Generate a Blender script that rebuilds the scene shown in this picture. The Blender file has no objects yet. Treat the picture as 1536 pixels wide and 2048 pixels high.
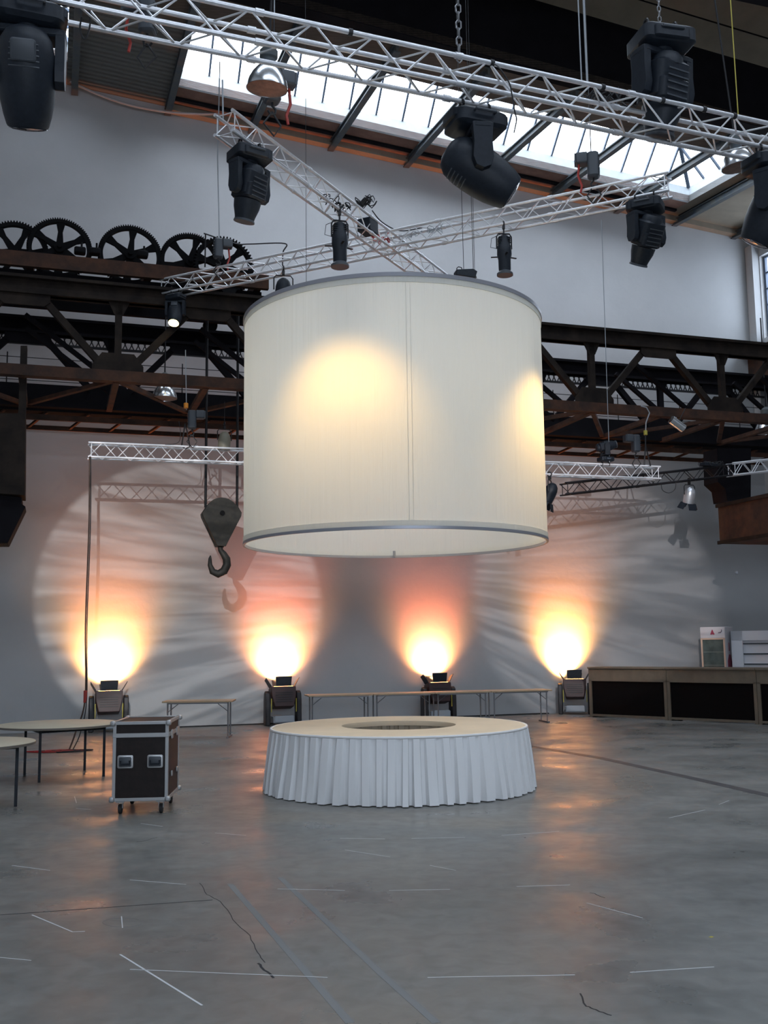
import bpy, bmesh, math, random
from mathutils import Vector, Matrix, Euler
random.seed(7)
PI = math.pi
R_ = math.radians
scene = bpy.context.scene
COL = scene.collection

# ------------------------------------------------------------------ camera
F = 2050.0; TH = math.atan((1287-1024)/F); RO = 0.013; EYE = 1.8
fw = Vector((0, math.cos(TH), math.sin(TH)))
up0 = Vector((0, -math.sin(TH), math.cos(TH))); rt0 = Vector((1, 0, 0))
rt = rt0*math.cos(RO) - up0*math.sin(RO)
up = rt0*math.sin(RO) + up0*math.cos(RO)
CAM = Vector((0, 0, EYE))
cd = bpy.data.cameras.new('camera'); cam = bpy.data.objects.new('camera', cd); COL.objects.link(cam)
M = Matrix.Identity(4)
for i in range(3):
    M[i][0] = rt[i]; M[i][1] = up[i]; M[i][2] = -fw[i]; M[i][3] = CAM[i]
cam.matrix_world = M
cd.sensor_width = 36; cd.lens = 36*F/2048; cd.clip_end = 300; cd.clip_start = .05
scene.camera = cam

# ------------------------------------------------------------------ light and exposure
SKY = 8.2
EXPO = 0.0
scene.view_settings.view_transform = 'Standard'
scene.view_settings.look = 'None'
scene.view_settings.gamma = 1
scene.view_settings.use_curve_mapping = False
scene.view_settings.exposure = EXPO
wd = bpy.data.worlds.new('world'); scene.world = wd; wd.use_nodes = True
bg = wd.node_tree.nodes['Background']
bg.inputs[0].default_value = (.80, .89, 1.0, 1); bg.inputs[1].default_value = SKY

# wall frame: a along the back wall, b towards the camera, z up
AW = R_(18)
U = Vector((math.cos(AW), math.sin(AW), 0)); N = Vector((math.sin(AW), -math.cos(AW), 0)); Z = Vector((0, 0, 1))
def ray(x, y): return fw*F + rt*(x-768) + up*(1024-y)
def fl(x, y, z=0):
    d = ray(x, y); return CAM + d*((z-EYE)/d.z)
W0 = fl(768, 1439)
def at(x, y, dep): return CAM + ray(x, y)/F*dep
def wl(x, y, off=0):
    d = ray(x, y); return CAM + d*(((W0+N*off-CAM).dot(N))/d.dot(N))
def aty(x, y, Y):
    d = ray(x, y); return CAM + d*(Y/d.y)
def abz(p):
    v = p-W0; return (v.dot(U), v.dot(N), v.z)
def W(a, b, z): return W0 + U*a + N*b + Z*z
def onplane(x, y, p0, nn):
    d = ray(x, y); return CAM + d*((p0-CAM).dot(nn)/d.dot(nn))
# sloping roof plane
P1 = wl(340, 215); P2 = wl(1358, 440)
DR = -ray(210, 1132); DR.normalize()
RN = (P2-P1).cross(DR); RN.normalize()
if RN.z < 0: RN = -RN
def roof(x, y, o=0): return onplane(x, y, P1+RN*o, RN)
def roofz(a, b, o=0):
    p = W(a, b, 0); return p + Z*((P1+RN*o-p).dot(RN)/RN.z)

def portal(name, c, ax, ay, sx, sy):
    ld = bpy.data.lights.new(name, 'AREA'); ld.shape = 'RECTANGLE'; ld.size = sx; ld.size_y = sy
    o = bpy.data.objects.new(name, ld); COL.objects.link(o)
    az = ax.cross(ay).normalized()
    m = Matrix.Identity(4)
    for i in range(3):
        m[i][0] = ax[i]; m[i][1] = ay[i]; m[i][2] = az[i]; m[i][3] = c[i]
    o.matrix_world = m
    ld.cycles.is_portal = True
    return o

def aim(o, p, q):
    o.location = p
    o.rotation_euler = (q-p).to_track_quat('-Z', 'Y').to_euler()

def spot(name, p, q, power, col, deg, blend, rad=.05, gobo=None):
    ld = bpy.data.lights.new(name, 'SPOT'); ld.energy = power; ld.color = col
    ld.spot_size = R_(deg); ld.spot_blend = blend; ld.shadow_soft_size = rad
    o = bpy.data.objects.new(name, ld); COL.objects.link(o); aim(o, p, q)
    if gobo:
        ld.use_nodes = True; nt = ld.node_tree; nd = nt.nodes; lk = nt.links
        em = nd['Emission']
        tc = nd.new('ShaderNodeTexCoord'); sp = nd.new('ShaderNodeSeparateXYZ'); lk.new(tc.outputs['Normal'], sp.inputs[0])
        cb = nd.new('ShaderNodeCombineXYZ')
        for k in (0, 1):
            dv = nd.new('ShaderNodeMath'); dv.operation = 'DIVIDE'
            lk.new(sp.outputs[k], dv.inputs[0]); lk.new(sp.outputs[2], dv.inputs[1])
            lk.new(dv.outputs[0], cb.inputs[k])
        # fan-shaped glass pattern: streaks that spread from a point beside the beam
        sx = nd.new('ShaderNodeSeparateXYZ'); lk.new(cb.outputs[0], sx.inputs[0])
        ax_ = nd.new('ShaderNodeMath'); ax_.operation = 'ADD'; lk.new(sx.outputs[0], ax_.inputs[0]); ax_.inputs[1].default_value = gobo[0]
        ay_ = nd.new('ShaderNodeMath'); ay_.operation = 'ADD'; lk.new(sx.outputs[1], ay_.inputs[0]); ay_.inputs[1].default_value = .02
        at_ = nd.new('ShaderNodeMath'); at_.operation = 'DIVIDE'; lk.new(ay_.outputs[0], at_.inputs[0]); lk.new(ax_.outputs[0], at_.inputs[1])
        cv = nd.new('ShaderNodeCombineXYZ'); lk.new(at_.outputs[0], cv.inputs[1]); lk.new(sx.outputs[0], cv.inputs[0])
        mp = nd.new('ShaderNodeMapping'); lk.new(cv.outputs[0], mp.inputs[0])
        mp.inputs['Scale'].default_value = (gobo[1], gobo[2], 1)
        nz = nd.new('ShaderNodeTexNoise'); nz.inputs['Scale'].default_value = 1.0; nz.inputs['Detail'].default_value = 2.5
        nz.inputs['Distortion'].default_value = .5
        lk.new(mp.outputs[0], nz.inputs['Vector'])
        mr = nd.new('ShaderNodeMapRange'); mr.inputs[1].default_value = .38; mr.inputs[2].default_value = .62
        mr.inputs[3].default_value = gobo[3]; mr.inputs[4].default_value = 1.0
        lk.new(nz.outputs[0], mr.inputs[0]); lk.new(mr.outputs[0], em.inputs['Strength'])
    return o

# ------------------------------------------------------------------ materials
def mat(name, col, rough=.6, metal=0., var=0., vscale=6., col2=None, bump=0., bscale=30., emit=None, spec=.5, sheen=0, stretch=None, coat=0):
    m = bpy.data.materials.new(name); m.use_nodes = True
    nt = m.node_tree; nd = nt.nodes; lk = nt.links
    b = nd['Principled BSDF']
    b.inputs['Base Color'].default_value = (*col, 1); b.inputs['Roughness'].default_value = rough
    b.inputs['Metallic'].default_value = metal; b.inputs['Specular IOR Level'].default_value = spec
    b.inputs['Coat Weight'].default_value = coat
    tc = nd.new('ShaderNodeTexCoord'); vec = tc.outputs['Object']
    if stretch:
        mp = nd.new('ShaderNodeMapping'); mp.inputs['Scale'].default_value = stretch
        lk.new(vec, mp.inputs[0]); vec = mp.outputs[0]
    if var or col2:
        nz = nd.new('ShaderNodeTexNoise'); nz.inputs['Scale'].default_value = vscale; nz.inputs['Detail'].default_value = 5
        nz.inputs['Roughness'].default_value = .6
        lk.new(vec, nz.inputs['Vector'])
        cr = nd.new('ShaderNodeValToRGB')
        c2 = col2 or tuple(c*(1+var) for c in col); c1 = col if col2 else tuple(c*(1-var) for c in col)
        cr.color_ramp.elements[0].position = .35; cr.color_ramp.elements[1].position = .68
        cr.color_ramp.elements[0].color = (*c1, 1); cr.color_ramp.elements[1].color = (*c2, 1)
        lk.new(nz.outputs[0], cr.inputs[0]); lk.new(cr.outputs[0], b.inputs['Base Color'])
    if bump:
        n2 = nd.new('ShaderNodeTexNoise'); n2.inputs['Scale'].default_value = bscale; n2.inputs['Detail'].default_value = 4
        lk.new(vec, n2.inputs['Vector'])
        bp = nd.new('ShaderNodeBump'); bp.inputs['Strength'].default_value = bump; bp.inputs['Distance'].default_value = .02
        lk.new(n2.outputs[0], bp.inputs['Height']); lk.new(bp.outputs[0], b.inputs['Normal'])
    if emit:
        b.inputs['Emission Color'].default_value = (*emit[0], 1); b.inputs['Emission Strength'].default_value = emit[1]
    return m

M_wall = mat('white_plaster', (.42, .425, .43), .85, var=.05, vscale=.6, bump=.15, bscale=8)
M_side = mat('side_plaster', (.50, .50, .50), .85, var=.06, vscale=.8)
M_alu = mat('brushed_aluminium', (.72, .72, .74), .38, .75, var=.08, vscale=20)
M_alu2 = mat('aluminium_brace', (.74, .74, .75), .35, .7)
M_wtruss = mat('white_painted_truss', (.80, .80, .82), .45, .2)
M_btruss = mat('black_painted_truss', (.012, .011, .014), .6, .2)
M_black = mat('black_plastic', (.010, .014, .021), .5, 0, var=.2, vscale=30, bump=.05, spec=.3)
M_black2 = mat('charcoal_plastic', (.045, .052, .062), .5, 0)
M_dkmetal = mat('dark_metal', (.02, .02, .022), .5, .5)
M_lens = mat('lens_glass', (.05, .06, .08), .05, 0, coat=1)
M_iron = mat('crane_iron', (.010, .007, .006), .8, .05, col2=(.027, .019, .014), vscale=2.5, bump=.2, bscale=12, spec=.2)
M_rust = mat('rusted_iron', (.022, .010, .006), .85, .05, col2=(.075, .028, .012), vscale=3, bump=.25, bscale=15)
M_olive = mat('olive_iron', (.028, .024, .016), .8, .05, col2=(.05, .045, .028), vscale=3)
M_gear = mat('gear_iron', (.008, .008, .009), .8, .1, var=.2, spec=.15)
M_hook = mat('hook_steel', (.022, .022, .020), .6, .4, col2=(.045, .040, .032), vscale=6)
M_steelblue = mat('roof_steel_paint', (.055, .075, .095), .6, .2, col2=(.10, .10, .09), vscale=5)
M_plank = mat('roof_board_brown', (.085, .065, .05), .85, col2=(.15, .11, .085), vscale=3, stretch=(1, 8, 1), bump=.2)
M_board2 = mat('roof_board_tan', (.20, .17, .13), .85, col2=(.26, .22, .17), vscale=1.2)
M_curb = mat('painted_curb', (.62, .66, .68), .7, var=.05)
M_redwood = mat('redwood_board', (.17, .085, .06), .8, col2=(.27, .15, .11), vscale=2)
M_dark = mat('dark_painted_steel', (.008, .007, .009), .85, var=.2, vscale=2, spec=.12)
M_bluebar = mat('glazing_bar_paint', (.10, .13, .18), .6, .1)  # one even dark blue base colour for frames and bars
M_bell = mat('polished_aluminium', (.78, .80, .82), .22, .95, var=.15, vscale=9)
M_bellin = mat('copper_tinted_glass', (.20, .13, .10), .35, .3, var=.3, vscale=9)
M_cableB = mat('black_cable', (.012, .012, .014), .6)
M_cableG = mat('grey_cable', (.32, .34, .36), .6)
M_cableR = mat('red_cable', (.35, .02, .02), .5)
M_rope = mat('brown_rope', (.07, .045, .035), .9, bump=.3, bscale=60)
M_orange = mat('orange_plastic', (.7, .25, .02), .5)
M_red = mat('red_plastic', (.35, .03, .02), .5)
M_wood = mat('birch_table_top', (.42, .30, .18), .5, col2=(.52, .38, .24), vscale=3, stretch=(1, 12, 1))
M_steel = mat('grey_steel_tube', (.25, .25, .26), .4, .7)
M_round = mat('round_table_laminate', (.50, .45, .34), .55, var=.05, vscale=4)
M_edge = mat('table_edge_rubber', (.16, .14, .12), .6)
M_case = mat('flight_case_laminate', (.012, .007, .006), .5, var=.3, vscale=12, bump=.05, spec=.3)
M_casealu = mat('case_aluminium_edge', (.42, .42, .42), .4, .6)
M_rubber = mat('rubber', (.015, .015, .016), .8)
M_ring = mat('drum_ring_metal', (.34, .34, .37), .4, .5)
M_barwood = mat('bar_front_frame', (.11, .09, .065), .6, col2=(.15, .12, .085), vscale=3)
M_barblack = mat('bar_front_panel', (.004, .003, .003), .9, spec=.1)
M_fridge = mat('fridge_white', (.62, .60, .62), .4)
M_fridgetrim = mat('fridge_trim_peach', (.70, .50, .38), .4)
M_shelf = mat('shelf_white', (.70, .71, .75), .5)
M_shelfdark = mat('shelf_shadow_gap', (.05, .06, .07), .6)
M_chalk = mat('chalk_line', (.62, .62, .62), .95)
M_chalkf = mat('faint_tape_residue', (.205, .205, .20), .8)
M_crack = mat('floor_crack', (.03, .028, .03), .9)
M_rail = mat('floor_rail_steel', (.075, .07, .072), .5, .3, var=.2, vscale=4)
M_hot = mat('hot_lamp_lens', (1, .9, .5), .3, emit=((1, .78, .25), 14))
M_glowdim = mat('warm_lens_rim', (.6, .3, .1), .3, emit=((1, .6, .25), 1.2))
M_yellow = mat('yellow_paint', (.45, .38, .06), .6)
M_washbody = mat('washlight_body', (.035, .012, .012), .5)
M_washgrey = mat('washlight_yoke', (.018, .016, .018), .5)
M_base = mat('washlight_base_grey', (.30, .33, .36), .5)
M_ceil = mat('far_roof_boards', (.30, .29, .27), .85, var=.08)
M_beige = mat('beige_enamel', (.22, .20, .15), .5)
M_silver = mat('silver_can', (.68, .68, .70), .3, .7)

def glass_mat(name, tint=(.95, .97, 1), mixf=.06):
    m = bpy.data.materials.new(name); m.use_nodes = True; nt = m.node_tree; nd = nt.nodes; lk = nt.links
    nd.remove(nd['Principled BSDF']); out = nd['Material Output']
    t = nd.new('ShaderNodeBsdfTransparent'); t.inputs[0].default_value = (*tint, 1)
    g = nd.new('ShaderNodeBsdfGlossy'); g.inputs['Roughness'].default_value = .1
    mx = nd.new('ShaderNodeMixShader'); mx.inputs[0].default_value = mixf
    lk.new(t.outputs[0], mx.inputs[1]); lk.new(g.outputs[0], mx.inputs[2]); lk.new(mx.outputs[0], out.inputs[0])
    return m
M_pane = glass_mat('skylight_glass')
M_fglass = glass_mat('fridge_glass', (.55, .62, .60), .1)

def fabric_mat(name, col, trans, wr=.4):
    m = bpy.data.materials.new(name); m.use_nodes = True; nt = m.node_tree; nd = nt.nodes; lk = nt.links
    nd.remove(nd['Principled BSDF']); out = nd['Material Output']
    d = nd.new('ShaderNodeBsdfDiffuse'); d.inputs[0].default_value = (*col, 1)
    t = nd.new('ShaderNodeBsdfTranslucent'); t.inputs[0].default_value = (col[0], col[1]*.97, col[2]*.86, 1)
    mx = nd.new('ShaderNodeMixShader'); mx.inputs[0].default_value = trans
    tc = nd.new('ShaderNodeTexCoord'); mp = nd.new('ShaderNodeMapping'); mp.inputs['Scale'].default_value = (5, 5, .12)
    nz = nd.new('ShaderNodeTexNoise'); nz.inputs['Scale'].default_value = 2.2; nz.inputs['Detail'].default_value = 6
    bp = nd.new('ShaderNodeBump'); bp.inputs['Strength'].default_value = wr; bp.inputs['Distance'].default_value = .05
    lk.new(tc.outputs['Object'], mp.inputs[0]); lk.new(mp.outputs[0], nz.inputs['Vector']); lk.new(nz.outputs[0], bp.inputs['Height'])
    lk.new(bp.outputs[0], d.inputs['Normal']); lk.new(bp.outputs[0], t.inputs['Normal'])
    lk.new(d.outputs[0], mx.inputs[1]); lk.new(t.outputs[0], mx.inputs[2]); lk.new(mx.outputs[0], out.inputs[0])
    return m
M_drum = fabric_mat('drum_fabric', (.86, .86, .84), .42)
M_skirt = fabric_mat('skirt_satin', (.88, .88, .88), .10, .15)
M_cloth = mat('cream_tablecloth', (.74, .62, .46), .8, var=.05, vscale=2)

def corr_mat():
    m = mat('corrugated_lining', (.13, .13, .12), .7)
    nt = m.node_tree; nd = nt.nodes; lk = nt.links; b = nd['Principled BSDF']
    tc = nd.new('ShaderNodeTexCoord'); mp = nd.new('ShaderNodeMapping')
    mp.inputs['Rotation'].default_value[2] = -AW
    wv = nd.new('ShaderNodeTexWave'); wv.bands_direction = 'Y'; wv.inputs['Scale'].default_value = 1.6
    lk.new(tc.outputs['Object'], mp.inputs[0]); lk.new(mp.outputs[0], wv.inputs['Vector'])
    bp = nd.new('ShaderNodeBump'); bp.inputs['Strength'].default_value = .9; bp.inputs['Distance'].default_value = .06
    lk.new(wv.outputs['Fac'], bp.inputs['Height']); lk.new(bp.outputs[0], b.inputs['Normal'])
    return m
M_corr = corr_mat()

def floor_mat():
    m = bpy.data.materials.new('worn_concrete'); m.use_nodes = True; nt = m.node_tree; nd = nt.nodes; lk = nt.links
    b = nd['Principled BSDF']
    tc = nd.new('ShaderNodeTexCoord'); v = tc.outputs['Object']
    n1 = nd.new('ShaderNodeTexNoise'); n1.inputs['Scale'].default_value = .55; n1.inputs['Detail'].default_value = 8; n1.inputs['Roughness'].default_value = .62
    n2 = nd.new('ShaderNodeTexNoise'); n2.inputs['Scale'].default_value = 7; n2.inputs['Detail'].default_value = 8; n2.inputs['Distortion'].default_value = .6
    lk.new(v, n1.inputs['Vector']); lk.new(v, n2.inputs['Vector'])
    c1 = nd.new('ShaderNodeValToRGB'); c1.color_ramp.elements[0].position = .35; c1.color_ramp.elements[1].position = .7
    c1.color_ramp.elements[0].color = (.150, .152, .142, 1); c1.color_ramp.elements[1].color = (.215, .210, .195, 1)
    lk.new(n1.outputs[0], c1.inputs[0])
    c2 = nd.new('ShaderNodeValToRGB'); c2.color_ramp.elements[0].position = .3; c2.color_ramp.elements[1].position = .75
    c2.color_ramp.elements[0].color = (.78, .78, .78, 1); c2.color_ramp.elements[1].color = (1.12, 1.12, 1.12, 1)
    lk.new(n2.outputs[0], c2.inputs[0])
    mx = nd.new('ShaderNodeMixRGB'); mx.blend_type = 'MULTIPLY'; mx.inputs[0].default_value = 1
    lk.new(c1.outputs[0], mx.inputs[1]); lk.new(c2.outputs[0], mx.inputs[2]); lk.new(mx.outputs[0], b.inputs['Base Color'])
    n3 = nd.new('ShaderNodeTexNoise'); n3.inputs['Scale'].default_value = 1.1; n3.inputs['Detail'].default_value = 6
    lk.new(v, n3.inputs['Vector'])
    mr = nd.new('ShaderNodeMapRange'); mr.inputs[1].default_value = .3; mr.inputs[2].default_value = .7
    mr.inputs[3].default_value = .21; mr.inputs[4].default_value = .58
    lk.new(n3.outputs[0], mr.inputs[0]); lk.new(mr.outputs[0], b.inputs['Roughness'])
    bp = nd.new('ShaderNodeBump'); bp.inputs['Strength'].default_value = .12; bp.inputs['Distance'].default_value = .02
    lk.new(n1.outputs[0], bp.inputs['Height']); lk.new(bp.outputs[0], b.inputs['Normal'])
    b.inputs['Specular IOR Level'].default_value = .5
    return m
M_floor = floor_mat()

# ------------------------------------------------------------------ mesh helpers
class MB:
    def __init__(s): s.b = bmesh.new(); s.M = Matrix.Identity(4); s.smooth = []
    def _v(s, p): return s.b.verts.new(s.M @ Vector(p))
    def face(s, vs, sm=False):
        try:
            f = s.b.faces.new(vs); f.smooth = sm; return f
        except ValueError: return None
    def quad(s, pts): s.face([s._v(p) for p in pts]); return s
    def box(s, c, d, rz=0, rx=0, ry=0):
        c = Vector(c); r = Euler((rx, ry, rz)).to_matrix()
        vs = []
        for i in (-1, 1):
            for j in (-1, 1):
                for k in (-1, 1):
                    vs.append(s._v(c + r @ Vector((i*d[0]/2, j*d[1]/2, k*d[2]/2))))
        for f in ((0, 1, 3, 2), (4, 6, 7, 5), (0, 4, 5, 1), (2, 3, 7, 6), (0, 2, 6, 4), (1, 5, 7, 3)): s.face([vs[i] for i in f])
        return s
    def beam(s, p, q, w, h, upv=Vector((0, 0, 1))):
        p = Vector(p); q = Vector(q); d = (q-p).normalized(); sd = d.cross(upv)
        if sd.length < 1e-4: sd = Vector((1, 0, 0))
        sd.normalize(); uu = sd.cross(d)
        vs = []
        for e in (p, q):
            for a, c in ((-1, -1), (1, -1), (1, 1), (-1, 1)): vs.append(s._v(e + sd*a*w/2 + uu*c*h/2))
        for f in ((0, 3, 2, 1), (4, 5, 6, 7), (0, 1, 5, 4), (1, 2, 6, 5), (2, 3, 7, 6), (3, 0, 4, 7)): s.face([vs[i] for i in f])
        return s
    def tube(s, pts, r, seg=8, r2=None, cap=True):
        pts = [Vector(p) for p in pts]; n = len(pts); rings = []
        prev = None
        for i, p in enumerate(pts):
            d = (pts[min(i+1, n-1)] - pts[max(i-1, 0)])
            if d.length < 1e-7: d = Vector((0, 0, 1))
            d.normalize()
            if prev is None:
                a = d.orthogonal().normalized()
            else:
                a = prev - d*prev.dot(d)
                a = a.normalized() if a.length > 1e-5 else d.orthogonal().normalized()
            prev = a; b = d.cross(a)
            rr = r if r2 is None else r + (r2-r)*i/(n-1)
            rings.append([s._v(p + (a*math.cos(2*PI*k/seg) + b*math.sin(2*PI*k/seg))*rr) for k in range(seg)])
        for i in range(n-1):
            for k in range(seg):
                s.face([rings[i][k], rings[i][(k+1) % seg], rings[i+1][(k+1) % seg], rings[i+1][k]], True)
        if cap:
            s.face(rings[0][::-1]); s.face(rings[-1])
        return s
    def lathe(s, prof, seg=24, sx=1, sy=1, cap=True):
        rings = []
        for r, z in prof:
            rings.append([s._v((r*sx*math.cos(2*PI*k/seg), r*sy*math.sin(2*PI*k/seg), z)) for k in range(seg)])
        for i in range(len(rings)-1):
            for k in range(seg):
                s.face([rings[i][k], rings[i][(k+1) % seg], rings[i+1][(k+1) % seg], rings[i+1][k]], True)
        if cap:
            s.face(rings[0][::-1]); s.face(rings[-1])
        return s
    def prism(s, poly, y0, y1):          # poly in x,z
        a = [s._v((p[0], y0, p[1])) for p in poly]; b = [s._v((p[0], y1, p[1])) for p in poly]
        s.face(a[::-1]); s.face(b); n = len(poly)
        for i in range(n): s.face([a[i], a[(i+1) % n], b[(i+1) % n], b[i]])
        return s
    def rrect(s, c, d, r, axis='z', n=5):  # rounded box (rounded in the plane normal to axis)
        cx, cy, cz = c; pts = []
        da, db, dc = {'z': (d[0], d[1], d[2]), 'y': (d[0], d[2], d[1]), 'x': (d[1], d[2], d[0])}[axis]
        for q, (sx, sy) in enumerate(((1, 1), (-1, 1), (-1, -1), (1, -1))):
            for i in range(n+1):
                t = PI/2*q + PI/2*i/n
                pts.append((sx*(da/2-r) + r*math.cos(t), sy*(db/2-r) + r*math.sin(t)))
        lo, hi = [], []
        e = min(r*.4, dc*.3)
        layers = []
        for h, k in ((-dc/2, 1-e*2/min(da, db)), (-dc/2+e, 1), (dc/2-e, 1), (dc/2, 1-e*2/min(da, db))):
            L = []
            for px, py in pts:
                x, y = px*k, py*k
                p = {'z': (cx+x, cy+y, cz+h), 'y': (cx+x, cy+h, cz+y), 'x': (cx+h, cy+x, cz+y)}[axis]
                L.append(s._v(p))
            layers.append(L)
        m = len(pts)
        for i in range(3):
            for k in range(m): s.face([layers[i][k], layers[i][(k+1) % m], layers[i+1][(k+1) % m], layers[i+1][k]], True)
        s.face(layers[0][::-1]); s.face(layers[-1])
        return s
    def build(s, name, m, parent=None, loc=None, bevel=0, label=None):
        bmesh.ops.recalc_face_normals(s.b, faces=s.b.faces)
        me = bpy.data.meshes.new(name)
        if loc is not None:
            for v in s.b.verts: v.co -= loc
        s.b.to_mesh(me); s.b.free()
        me.materials.append(m)
        try: me.set_sharp_from_angle(angle=R_(38))
        except Exception: pass
        o = bpy.data.objects.new(name, me); COL.objects.link(o)
        if parent is not None: o.parent = parent
        elif loc is not None: o.location = loc
        if bevel:
            bv = o.modifiers.new('bevel', 'BEVEL'); bv.width = bevel; bv.segments = 2; bv.limit_method = 'ANGLE'
        if label: o['label'] = label
        return o

def tag(o, label=None, cat=None, group=None, kind=None):
    if label: o['label'] = label
    if cat: o['category'] = cat
    if group: o['group'] = group
    if kind: o['kind'] = kind
    return o
def thing(name, label, cat, loc=(0, 0, 0), rot=(0, 0, 0), group=None, scale=1):
    o = bpy.data.objects.new(name, None); COL.objects.link(o); o.empty_display_size = .1
    o.location = loc; o.rotation_euler = rot; o.scale = (scale,)*3
    return tag(o, label, cat, group)
def struct(name, mb, m, loc=None, parent=None):
    o = mb.build(name, m, parent, loc)
    if parent is None: o['kind'] = 'structure'
    return o
def T(x, y, z): return Matrix.Translation((x, y, z))
def RX(a): return Matrix.Rotation(a, 4, 'X')
def RY(a): return Matrix.Rotation(a, 4, 'Y')
def RZ(a): return Matrix.Rotation(a, 4, 'Z')

# ================================================================== SETTING
AL, AR, BB = -14.0, 11.3, 33.0
HW = 17.5
# floor
struct('floor', MB().box(W((AL+AR)/2, BB/2, -.1), (AR-AL+.6, BB+.6, .2), rz=AW), M_floor)
FLOOR = bpy.data.objects['floor']
# back wall: top edge follows the roof slope
def slab(pts, dvec):
    mb = MB(); n = len(pts)
    a = [mb._v(p) for p in pts]; b = [mb._v(p+dvec) for p in pts]
    mb.face(a); mb.face(b[::-1])
    for i in range(n): mb.face([a[i], a[(i+1) % n], b[(i+1) % n], b[i]])
    return mb
zt = lambda a: roofz(a, 0).z
struct('wall_back', slab([W(AL-.3, 0, 0), W(AR+.3, 0, 0), W(AR+.3, 0, zt(AR+.3)+.2), W(AL-.3, 0, zt(AL-.3)+.2)], -N*.3), M_wall)
struct('wall_left', MB().box(W(AL-.15, BB/2, HW/2), (.3, BB+.6, HW), rz=AW), M_side)
FA0, FA1, FZ0, FZ1 = -12.5, 0.0, 3.0, 7.2       # unseen glazing, added behind the camera to brighten surfaces facing it
mb = MB()
for a0, a1, z0, z1 in ((AL-.3, FA0, 0, HW), (FA1, AR+.3, 0, HW), (FA0, FA1, 0, FZ0), (FA0, FA1, FZ1, HW)): mb.box(W((a0+a1)/2, BB+.15, (z0+z1)/2), (a1-a0, .3, z1-z0), rz=AW)
struct('wall_front', mb, M_side)
mb = MB()
for k in range(10): mb.box(W(FA0+.05+(FA1-FA0-.1)*k/9, BB+.15, (FZ0+FZ1)/2), (.1, .1, FZ1-FZ0), rz=AW)
for k in range(4): mb.box(W((FA0+FA1)/2, BB+.15, FZ0+.05+(FZ1-FZ0-.1)*k/3), (FA1-FA0, .08, .08), rz=AW)
w6 = struct('window_6', mb, M_dark)
MB().box(W((FA0+FA1)/2, BB+.2, (FZ0+FZ1)/2), (FA1-FA0, .012, FZ1-FZ0), rz=AW).build('pane', M_pane, w6)
portal('portal_front', W((FA0+FA1)/2, BB-.03, (FZ0+FZ1)/2), -U if False else U, Z, FA1-FA0, FZ1-FZ0)
# right wall with a window near the corner
WB0, WB1, WZ0, WZ1 = .35, 3.2, 10.2, 12.6
mb = MB()
def rbox(b0, b1, z0, z1, th=.3): mb.box(W(AR+th/2, (b0+b1)/2, (z0+z1)/2), (th, b1-b0, z1-z0), rz=AW)
rbox(0, WB0, 0, HW); rbox(WB0, WB1, 0, WZ0); rbox(WB0, WB1, WZ1, HW); rbox(WB1, BB, 0, HW)
struct('wall_right', mb, M_side)
wn = MB()
for b in (WB0+.05, (WB0+WB1)/2, WB1-.05): wn.box(W(AR+.15, b, (WZ0+WZ1)/2), (.08, .07, WZ1-WZ0), rz=AW)
for k in range(6): wn.box(W(AR+.15, (WB0+WB1)/2, WZ0+.04+k*(WZ1-WZ0-.08)/5), (.06, WB1-WB0, .05), rz=AW)
w1 = struct('window_1', wn, M_bluebar)
MB().box(W(AR+.18, (WB0+WB1)/2, (WZ0+WZ1)/2), (.015, WB1-WB0, WZ1-WZ0), rz=AW).build('pane', M_pane, w1)
portal('portal_window', W(AR-.02, (WB0+WB1)/2, (WZ0+WZ1)/2), N, Z, WB1-WB0, WZ1-WZ0)
struct('trim_1', MB().box(W(AR-.1, .17, 10.2), (.25, .3, 5.5), rz=AW), M_wall)

# roof underside around the skylights (roof plane), then the valley girder, then tan boards
OA0, OA1, OB0, OB1 = -5.18, 8.42, 1.25, 3.97      # visible skylight
PA0, PA1 = -8.7, -7.62                            # skylight left of it
BV = 5.64
mb = MB()
def rp(a0, a1, b0, b1, m_=None):
    t = m_ or mb
    pts = [roofz(a0, b0), roofz(a1, b0), roofz(a1, b1), roofz(a0, b1)]
    vs = [t._v(p) for p in pts] + [t._v(p+Z*.18) for p in pts]
    for f in ((0, 1, 2, 3), (7, 6, 5, 4), (0, 4, 5, 1), (1, 5, 6, 2), (2, 6, 7, 3), (3, 7, 4, 0)): t.face([vs[i] for i in f])
rp(PA1, OA0, -.0, OB1)
ceil = struct('ceiling', mb, M_corr)
mb = MB(); rp(OA0, OA1, -.3, OB0); rp(PA0, PA1, -.3, OB0); rp(AL, PA0, -.3, BV); mb.build('eaves_board', M_redwood, ceil)
mb = MB(); rp(OA1, AR+.3, -.3, OB1); mb.build('tan_board', M_board2, ceil)
mb = MB(); rp(PA0, AR+.3, OB1, BV); mb.build('ridge_board', M_plank, ceil)
# wall plate, and dark strips that paint in shade along the boards
mb = MB()
for a0, a1 in ((-5.2, AR),):
    mb.beam(roofz(a0, .12)-Z*.08, roofz(a1, .12)-Z*.08, .22, .16)
mb.build('wall_plate', M_board2, ceil)
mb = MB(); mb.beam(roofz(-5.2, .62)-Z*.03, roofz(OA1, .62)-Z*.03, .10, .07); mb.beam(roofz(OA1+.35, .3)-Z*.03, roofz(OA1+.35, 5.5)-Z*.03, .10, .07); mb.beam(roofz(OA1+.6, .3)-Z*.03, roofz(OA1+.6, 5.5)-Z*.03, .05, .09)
mb.build('shadow_strip', M_dark, ceil)
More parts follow.
